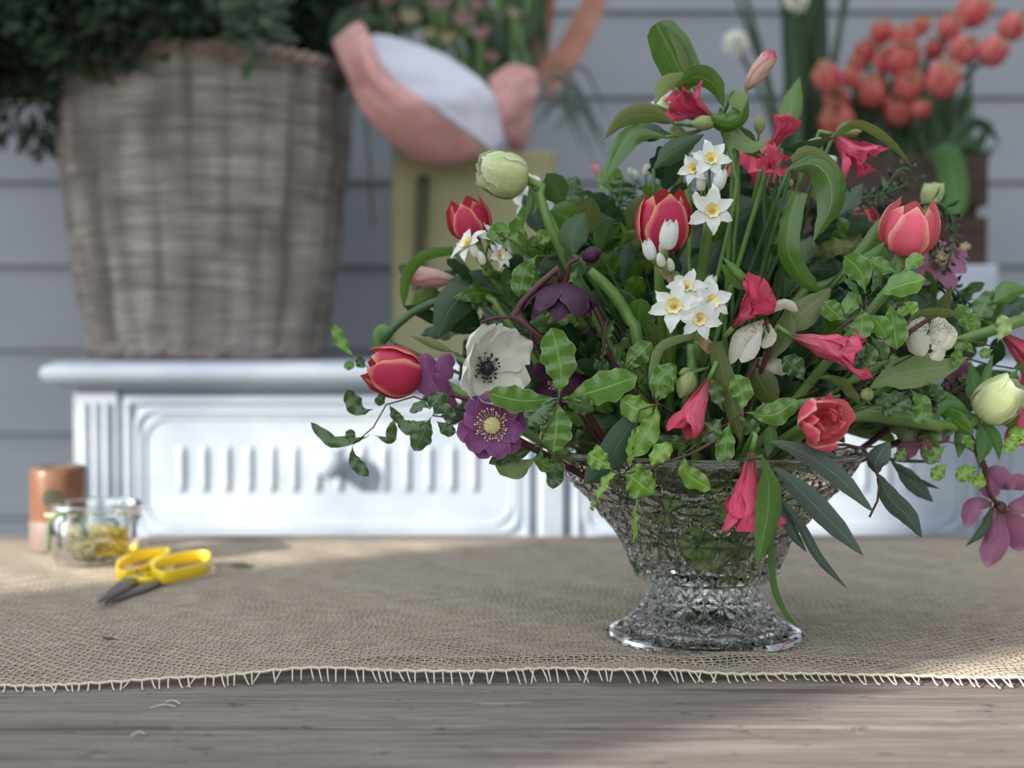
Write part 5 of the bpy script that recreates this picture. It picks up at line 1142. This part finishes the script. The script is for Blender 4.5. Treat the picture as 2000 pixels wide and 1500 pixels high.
sprig('dull green leaf above the rim left of the hanging pink flower', [(1290, 880), (1310, 860)], [([(1265, 850), (1300, 862), (1350, 868)], 30, 10, 'pitd'), ([(1250, 840), (1260, 870), (1256, 880)], 26, 10, 'pale')], .78, 'pitd')
sprig('dense rosette of oval glossy leaves at the right, upper part', [(1640, 640), (1700, 600), (1692, 578)], [([(1690, 572), (1680, 530), (1650, 500)], 54, 0), ([(1712, 577), (1755, 558), (1808, 545)], 50, 0), ([(1764, 532), (1785, 510), (1806, 502)], 30, 0), ([(1752, 532), (1725, 522), (1696, 508)], 36, 10), ([(1700, 575), (1715, 545), (1712, 520)], 24, 30, 'pitd'), ([(1765, 590), (1778, 600), (1786, 612)], 30, 10), ([(1678, 585), (1668, 560), (1650, 545)], 20, 40, 'pitd')], .775, 'pit', wave=.12)
sprig('dense rosette of oval glossy leaves at the right, lower part', [(1620, 660), (1670, 620), (1684, 598)], [([(1683, 600), (1684, 630), (1678, 662)], 46, 0), ([(1736, 592), (1745, 630), (1752, 682)], 52, 0), ([(1695, 615), (1715, 630), (1732, 660)], 42, 8), ([(1652, 625), (1630, 610), (1610, 590)], 42, 5), ([(1684, 596), (1672, 580), (1650, 612)], 34, 0), ([(1770, 590), (1765, 605), (1752, 612)], 26, 30), ([(1700, 655), (1720, 680), (1726, 705)], 30, 10, 'pitd'), ([(1690, 665), (1700, 690), (1692, 715)], 30, 10, 'pitd')], .785, 'pit', wave=.12)
sprig('wavy leaf on its own below the folded grey leaf, right of centre', [(1600, 760), (1580, 745)], [([(1572, 745), (1555, 720), (1530, 698)], 46, 0, 'pitd'), ([(1590, 735), (1640, 745), (1680, 790)], 24, 20, 'olive')], .79, 'pitd')
sprig('leafy sprig under the pale strap leaf at the right', [(1680, 800), (1740, 790), (1780, 770)], [([(1778, 760), (1800, 790), (1795, 830)], 40, 5, 'pit'), ([(1750, 762), (1760, 785), (1748, 805)], 40, 5), ([(1720, 790), (1735, 800), (1725, 812)], 30, 10), ([(1690, 715), (1715, 700), (1735, 690)], 48, 5), ([(1810, 745), (1830, 765), (1836, 785)], 26, 10), ([(1770, 765), (1740, 775), (1710, 790)], 30, 30)], .81, 'pitd')
sprig('small curled leaves on the twig reaching the right edge', [(1790, 690), (1860, 665), (1905, 668), (1950, 680)], [([(1905, 690), (1880, 672), (1872, 688)], 30, 0), ([(1895, 650), (1885, 620), (1870, 595)], 34, 0), ([(1900, 655), (1905, 630), (1896, 610)], 24, 30), ([(1948, 668), (1960, 640), (1955, 615)], 34, 0, 'pale'), ([(1940, 682), (1925, 690), (1920, 700)], 26, 0), ([(1880, 672), (1870, 690), (1866, 715)], 22, 10)], .815, 'pit')
sprig('yellow-green leaves dangling below the right-hand ruff leaves', [(1760, 872), (1850, 862), (1900, 880), (1915, 915)], [([(1912, 915), (1895, 920), (1868, 935)], 36, 0, 'lime'), ([(1915, 918), (1912, 940), (1898, 948)], 28, 10, 'lime'), ([(1850, 905), (1835, 920), (1822, 938)], 30, 0, 'lime'), ([(1850, 868), (1828, 885), (1810, 905)], 24, 10), ([(1900, 885), (1895, 870), (1880, 850)], 24, 10), ([(1980, 870), (1985, 850), (2005, 860)], 36, 0, 'lime'), ([(1960, 890), (1975, 868), (1990, 855)], 28, 5, 'lime'), ([(1800, 870), (1815, 888), (1830, 895)], 20, 20), ([(1770, 872), (1758, 890), (1748, 900)], 24, 10)], .83, 'pit')
sprig('small-leaved sprig fanning in front of the far left tulip base', [(900, 800), (850, 790), (800, 775), (740, 800), (725, 845), (690, 868)], [([(722, 848), (712, 855), (652, 862), (607, 825)], 26, 10, 'pitd'), ([(688, 868), (684, 855), (686, 838)], 22, 0, 'pitd'), ([(688, 870), (692, 900), (720, 930)], 28, 0, 'pitd'), ([(732, 850), (760, 858), (768, 822)], 24, 0, 'pitd'), ([(728, 800), (700, 800), (678, 762)], 36, 10, 'pitd'), ([(745, 780), (738, 790), (750, 768)], 20, 0, 'pitd'), ([(760, 790), (775, 815), (790, 820)], 22, 10, 'pitd')], .83, 'pitd')
sprig('glossy leaves left of the purple open hellebore', [(900, 820), (860, 815), (845, 812)], [([(842, 815), (830, 840), (808, 880)], 44, 0, 'pitd'), ([(845, 812), (858, 790), (838, 772)], 44, 5, 'pitd'), ([(850, 812), (868, 800), (884, 825)], 30, 5, 'pitd'), ([(835, 820), (800, 835), (778, 820)], 30, 10, 'pitd'), ([(852, 822), (872, 838), (890, 845)], 28, 0, 'pitd'), ([(840, 800), (825, 790), (800, 805)], 22, 20, 'pitd')], .80, 'pitd', wave=.15)
sprig('blurred leaf pair floating at the far left edge of the foliage', [(760, 740), (720, 712), (700, 700)], [([(692, 698), (668, 670), (652, 632)], 26, 20), ([(690, 700), (684, 712), (672, 718)], 20, 0), ([(715, 718), (706, 712), (700, 698)], 22, 0, 'pitd')], .88, 'pit')
sprig('hanging leaves under the purple open hellebore', [(1040, 870), (1010, 880)], [([(1062, 862), (1020, 880), (955, 905)], 32, 10, 'pitd'), ([(1070, 880), (1085, 900), (1080, 955)], 40, 5, 'pitd'), ([(1060, 870), (1055, 900), (1090, 920)], 30, 10, 'pit'), ([(1050, 890), (1010, 915), (965, 900)], 44, 10, 'pale'), ([(1040, 850), (1050, 830), (1028, 812)], 40, 10, 'pitd')], .80, 'pitd')
sprig('light wavy leaf pointing down left of the dark nodding hellebore', [(1070, 490), (1052, 500)], [([(1050, 498), (1025, 530), (1012, 580)], 44, -5, 'pit'), ([(1130, 520), (1118, 540), (1100, 552)], 14, 20)], .82, 'pit')
sprig('wavy leaf spray between the left narcissus and the pale green bud', [(1030, 500), (1000, 470), (970, 455)], [([(1000, 475), (980, 450), (955, 478)], 40, 0, 'pit'), ([(1030, 470), (1018, 440), (1022, 400)], 18, 30), ([(1020, 480), (1000, 462), (985, 480)], 24, 20), ([(1040, 470), (1060, 460), (1062, 480)], 26, 10), ([(1080, 600), (1075, 612), (1085, 632)], 26, 20)], .83, 'pit')
sprig('twisted little leaf chain right of the dark hellebore', [(1200, 625), (1180, 660), (1175, 720)], [([(1200, 622), (1190, 645), (1182, 665)], 16, 30), ([(1184, 660), (1180, 680), (1174, 705)], 14, 50), ([(1160, 700), (1170, 712), (1190, 722)], 30, 10)], .80, 'pitd')
L('rounded dark serrated hellebore leaf above the dark hellebore', 'deep', [(1120, 498), (1118, 460), (1143, 415)], 60, 'oval', .81, roll=-10)
for (lb, path, w, d, mt) in (('rounded leaf below the serrated one, left of the small dark bud', [(1135, 545), (1125, 520), (1100, 490)], 40, .83, 'pitd'), ('dark round leaf behind the thick green stem', [(1190, 610), (1210, 540), (1230, 470)], 90, .88, 'deep'), ('large dark leaf left of the coral tulip, middle depth', [(1170, 560), (1180, 500), (1215, 430)], 70, .9, 'deep'),
    ('upright green leaf at the top left of the dense foliage', [(1090, 460), (1092, 400), (1095, 350)], 22, .9, 'alst'), ('grey-green leaf left of the tall dark leaves', [(1080, 460), (1110, 410), (1150, 370)], 34, .9, 'olive'), ('broad leaf fan behind the pale green bud', [(1060, 520), (1090, 440), (1150, 385)], 44, .89, 'alst'), ('dark pointed leaf deep right of the coral tulip', [(1370, 600), (1370, 540), (1380, 460)], 34, .9, 'dark'),
    ('long dark leaf rising right of centre behind the pink flower', [(1490, 640), (1540, 560), (1560, 480)], 60, .88, 'dark'), ('dark serrated leaf behind the speckled hellebore', [(1530, 600), (1560, 570), (1590, 500)], 44, .87, 'deep')):
    L(lb, mt, path, w, 'lance', d)
# fine dark ferny foliage at the upper right, and between
def fern(label, pts, d, n=12, ll=34, w=7, mat='deep', group=None):
    tp = [dpt(p, d) for p in pts]; r = empty('fern_sprig', tp[0], label, 'foliage', group); stem_obj(r, tp, .0008, 'stemd', name='rachis')
    c = cat([(p[0], p[1], 0) for p in pts], n)
    for i in range(2, n):
        T = (c[i] - c[i - 1]).normalized(); px = Vector((-T.y, T.x, 0))
        for s_ in (-1, 1):
            l = ll * (1 - .6 * i / n) * rnd.uniform(.7, 1.2); e = c[i] + (T * .7 + px * s_) * l; m_ = c[i].lerp(e, .5) + T * 4
            leaf(r, mat, [(c[i].x, c[i].y, d), (m_.x, m_.y, d + rnd.uniform(-.008, .008)), (e.x, e.y, d + rnd.uniform(-.012, .012))], w * rnd.uniform(.8, 1.4), 'lance', d, name='leaflet', nv=7, roll=rnd.uniform(-50, 50))
for (lb, p, d) in (('dark ferny sprig drooping right of the upper right tulip', [(1780, 400), (1840, 400), (1865, 450), (1850, 520)], .87), ('dark feathery sprig left of the upper right tulip', [(1600, 400), (1660, 390), (1720, 380), (1770, 360)], .90), ('feathery sprig in front of the crate rail', [(1640, 420), (1700, 400), (1760, 330), (1790, 345)], .92), ('dark ferny sprig under the upper right tulip', [(1740, 560), (1800, 520), (1840, 480)], .89),
    ('dark fern tuft hanging at the right above the small leaves', [(1800, 560), (1850, 555), (1900, 600)], .89), ('fern tuft right of the cream narcissus buds', [(1180, 480), (1200, 420), (1240, 370)], .93), ('small fern tuft behind the shrivelled pink flower', [(1520, 430), (1515, 380), (1540, 355)], .89), ('feathery green tuft in front of the narcissus on the left', [(1120, 560), (1075, 520), (1050, 470)], .88), ('fern tuft low behind the double salmon tulip', [(1560, 780), (1640, 740), (1700, 760)], .85), ('fern tuft behind the rightmost bud', [(1780, 830), (1840, 780), (1900, 740)], .86)):
    fern(lb, p, d)
# ---- background filling sprigs, deeper in the bouquet
def fill(label, tip, mats, n=9, d=.90, w=(30, 52), spread=55, kinds=('lance', 'oval', 'pit'), ll=(55, 95), droop=0, group=None):
    mx, my = 1376, 900; t = Vector((tip[0], tip[1], 0)); s0 = Vector((mx + (tip[0] - mx) * .25, my + (tip[1] - my) * .25, 0)); mid = s0.lerp(t, .5) + Vector((0, -abs(tip[0] - mx) * .12, 0))
    tp = [MOUTH + Vector((rnd.uniform(-.03, .03), rnd.uniform(-.02, .03), 0)), P(mid.x, mid.y, d), P(t.x, t.y, d)]
    r = empty('leafy_sprig', tp[0], label, 'foliage', group); stem_obj(r, tp, .0013, 'stemd', 'twig', r1=.0006)
    for i in range(n):
        v = .35 + .65 * i / max(1, n - 1); b = s0.lerp(mid, v * 2) if v < .5 else mid.lerp(t, v * 2 - 1); T = (t - s0).normalized(); a = (1 if i % 2 else -1) * rnd.uniform(.35, 1.25) if i < n - 1 else rnd.uniform(-.2, .2)
        D_ = Vector((T.x * math.cos(a) - T.y * math.sin(a), T.x * math.sin(a) + T.y * math.cos(a), 0)); l = rnd.uniform(*ll); e = b + D_ * l + Vector((0, droop * l, 0)); m_ = b.lerp(e, .5) + Vector((0, -6, 0)); dd = rnd.uniform(-.02, .02)
        leaf(r, rnd.choice(mats), [(b.x, b.y, d + dd * .3), (m_.x, m_.y, d + dd), (e.x, e.y, d + dd * 1.4)], rnd.uniform(*w), rnd.choice(kinds), d, roll=rnd.uniform(-45, 45), wave=rnd.choice([0, .2]), cup=.2)
DK = ['deep', 'deep', 'dark', 'pitd', 'alst']; MD = ['pitd', 'alst', 'deep', 'olive', 'pit']
places = [((830, 560), 'behind the streaked buds on the left'), ((870, 640), 'left behind the white anemone'), ((930, 560), 'under the left narcissus'), ((990, 500), 'below the pale green bud'), ((1000, 640), 'right behind the white anemone'), ((1060, 460), 'right below the pale green bud'),
 ((1100, 400), 'at the upper left shoulder of the bouquet'), ((1150, 440), 'above the small dark bud'), ((1160, 640), 'below the dark nodding hellebore'), ((1200, 380), 'below the drooping top left leaves'), ((1215, 480), 'left of the coral tulip'), ((1230, 560), 'left of the white cluster'), ((1240, 640), 'behind the left edge of the white cluster'),
 ((1290, 350), 'above the cream-edged coral tulip'), ((1330, 420), 'right behind the coral tulip'), ((1330, 540), 'behind the white cluster'), ((1400, 500), 'below the lone narcissus star'), ((1420, 560), 'above the crumpled pink flower'), ((1470, 480), 'behind the wide dark tulip leaf'), ((1520, 420), 'below the shrivelled pink flower'), ((1540, 540), 'right of the crumpled pink flower'),
 ((1600, 480), 'below the large folded leaf'), ((1640, 420), 'behind the drooping striped flower'), ((1620, 560), 'left of the dense rosette'), ((1700, 480), 'left below the upper right tulip'), ((1740, 560), 'behind the dense rosette'), ((1780, 620), 'left of the cream speckled hellebore'), ((1810, 560), 'below right of the upper right tulip'), ((1860, 600), 'above the cream speckled hellebore'),
 ((1900, 650), 'right of the cream speckled hellebore'), ((1950, 620), 'near the right edge, upper'), ((1980, 720), 'near the right edge, middle'), ((1900, 780), 'behind the rightmost bud'), ((1840, 800), 'left behind the rightmost bud'), ((1960, 830), 'near the right edge, lower'), ((1740, 800), 'below the pale strap leaf'), ((1680, 840), 'right of the double salmon tulip'),
 ((1640, 700), 'behind the right-pointing pink funnel'), ((1560, 740), 'under the right-pointing pink funnel'), ((1480, 740), 'right of the olive centre leaf'), ((1440, 820), 'behind the leaves on the brown twig'), ((1340, 800), 'behind the down-pointing pink funnel'), ((1300, 700), 'below the white cluster'), ((1200, 760), 'right of the four crossed leaves'), ((1180, 830), 'above the left rim'),
 ((1120, 700), 'behind the four crossed leaves'), ((1100, 840), 'below the four crossed leaves'), ((1020, 740), 'between the anemone and the crossed leaves'), ((900, 790), 'between the anemone and the left tulip'), ((1260, 850), 'just above the rim at the left front'), ((1520, 840), 'just above the rim behind the hanging flower'), ((1380, 860), 'just above the middle of the rim')]
for i, (t, w_) in enumerate(places):
    edge_ = t[0] < 950 or t[0] > 1850
    fill('mixed dark leafy sprig ' + w_, t, DK if i % 3 else MD, n=8 if edge_ else 11, d=.845 + .05 * rnd.random() + (.015 if t[1] < 600 else 0), w=(24, 44) if edge_ else (34, 62))
places2 = [((1100, 560), 'deep in the left half, upper'), ((1040, 700), 'deep in the left half, lower'), ((1280, 480), 'deep behind the coral tulip'), ((1300, 620), 'deep behind the white cluster'), ((1420, 640), 'deep behind the crumpled pink flower'), ((1560, 620), 'deep right of centre'), ((1680, 660), 'deep behind the rosette'), ((1500, 560), 'deep in the upper middle'), ((1380, 740), 'deep above the middle of the rim'), ((1240, 760), 'deep above the left of the rim'),
 ((1600, 780), 'deep above the right of the rim'), ((1180, 560), 'deep behind the thick curved stem'), ((1440, 420), 'deep behind the top narcissus spray'), ((1780, 720), 'deep behind the pale strap leaf'), ((950, 660), 'deep behind the white anemone'), ((1850, 680), 'deep behind the speckled hellebore'), ((1650, 560), 'deep under the folded leaf'), ((1130, 800), 'deep left above the rim')]
for t, w_ in places2: fill('shadowed dark foliage sprig ' + w_, t, ['deep', 'dark', 'deep'], n=14, d=rnd.uniform(.90, .94), w=(50, 84), ll=(80, 130))
# ---- leaves packed inside the glass bowl
def lining():
    r = empty('packed_leaves', (VC.x, VC.y, .05), 'bunch of bright lime leaves packed inside the glass bowl', 'foliage')
    for i in range(70):
        a = rnd.uniform(0, 6.28) if i % 3 else rnd.uniform(-2.6, -.5); z = rnd.uniform(.048, .092); R = (.034 + (z - .045) * .85) * rnd.uniform(.55, .95); c = Vector((VC.x + R * math.cos(a), VC.y + R * math.sin(a), z)); t = Vector((-math.sin(a), math.cos(a), rnd.uniform(-.5, .5))) * .013
        v, f, uv = leafgeo([c - t, c + Vector((0, 0, .002)), c + t], .0095, 'oval', rnd.uniform(-40, 40), .2, .2, nv=9, nu=5); mesh('leaf', v, f, M['lime'], r, uv)
    w = MB()
    return r
lining()
def netting():
    mb = MB()
    for k in range(9):
        t0 = k * 2 * pi / 9
        for s_ in (-1, 1): mb.tube(cat([Vector((VC.x + (.034 + .05 * v) * math.cos(t0 + s_ * v * 1.6), VC.y + (.034 + .05 * v) * math.sin(t0 + s_ * v * 1.6), .052 + .06 * v)) for v in (0, .25, .5, .75, 1)], 16), .0006, 4)
    tag(mb.build('wire_netting', plain('dark_wire', (.03, .03, .03), .5, .6), None), 'dark wire netting crumpled inside the glass bowl to hold the stems', 'wire netting')
netting()
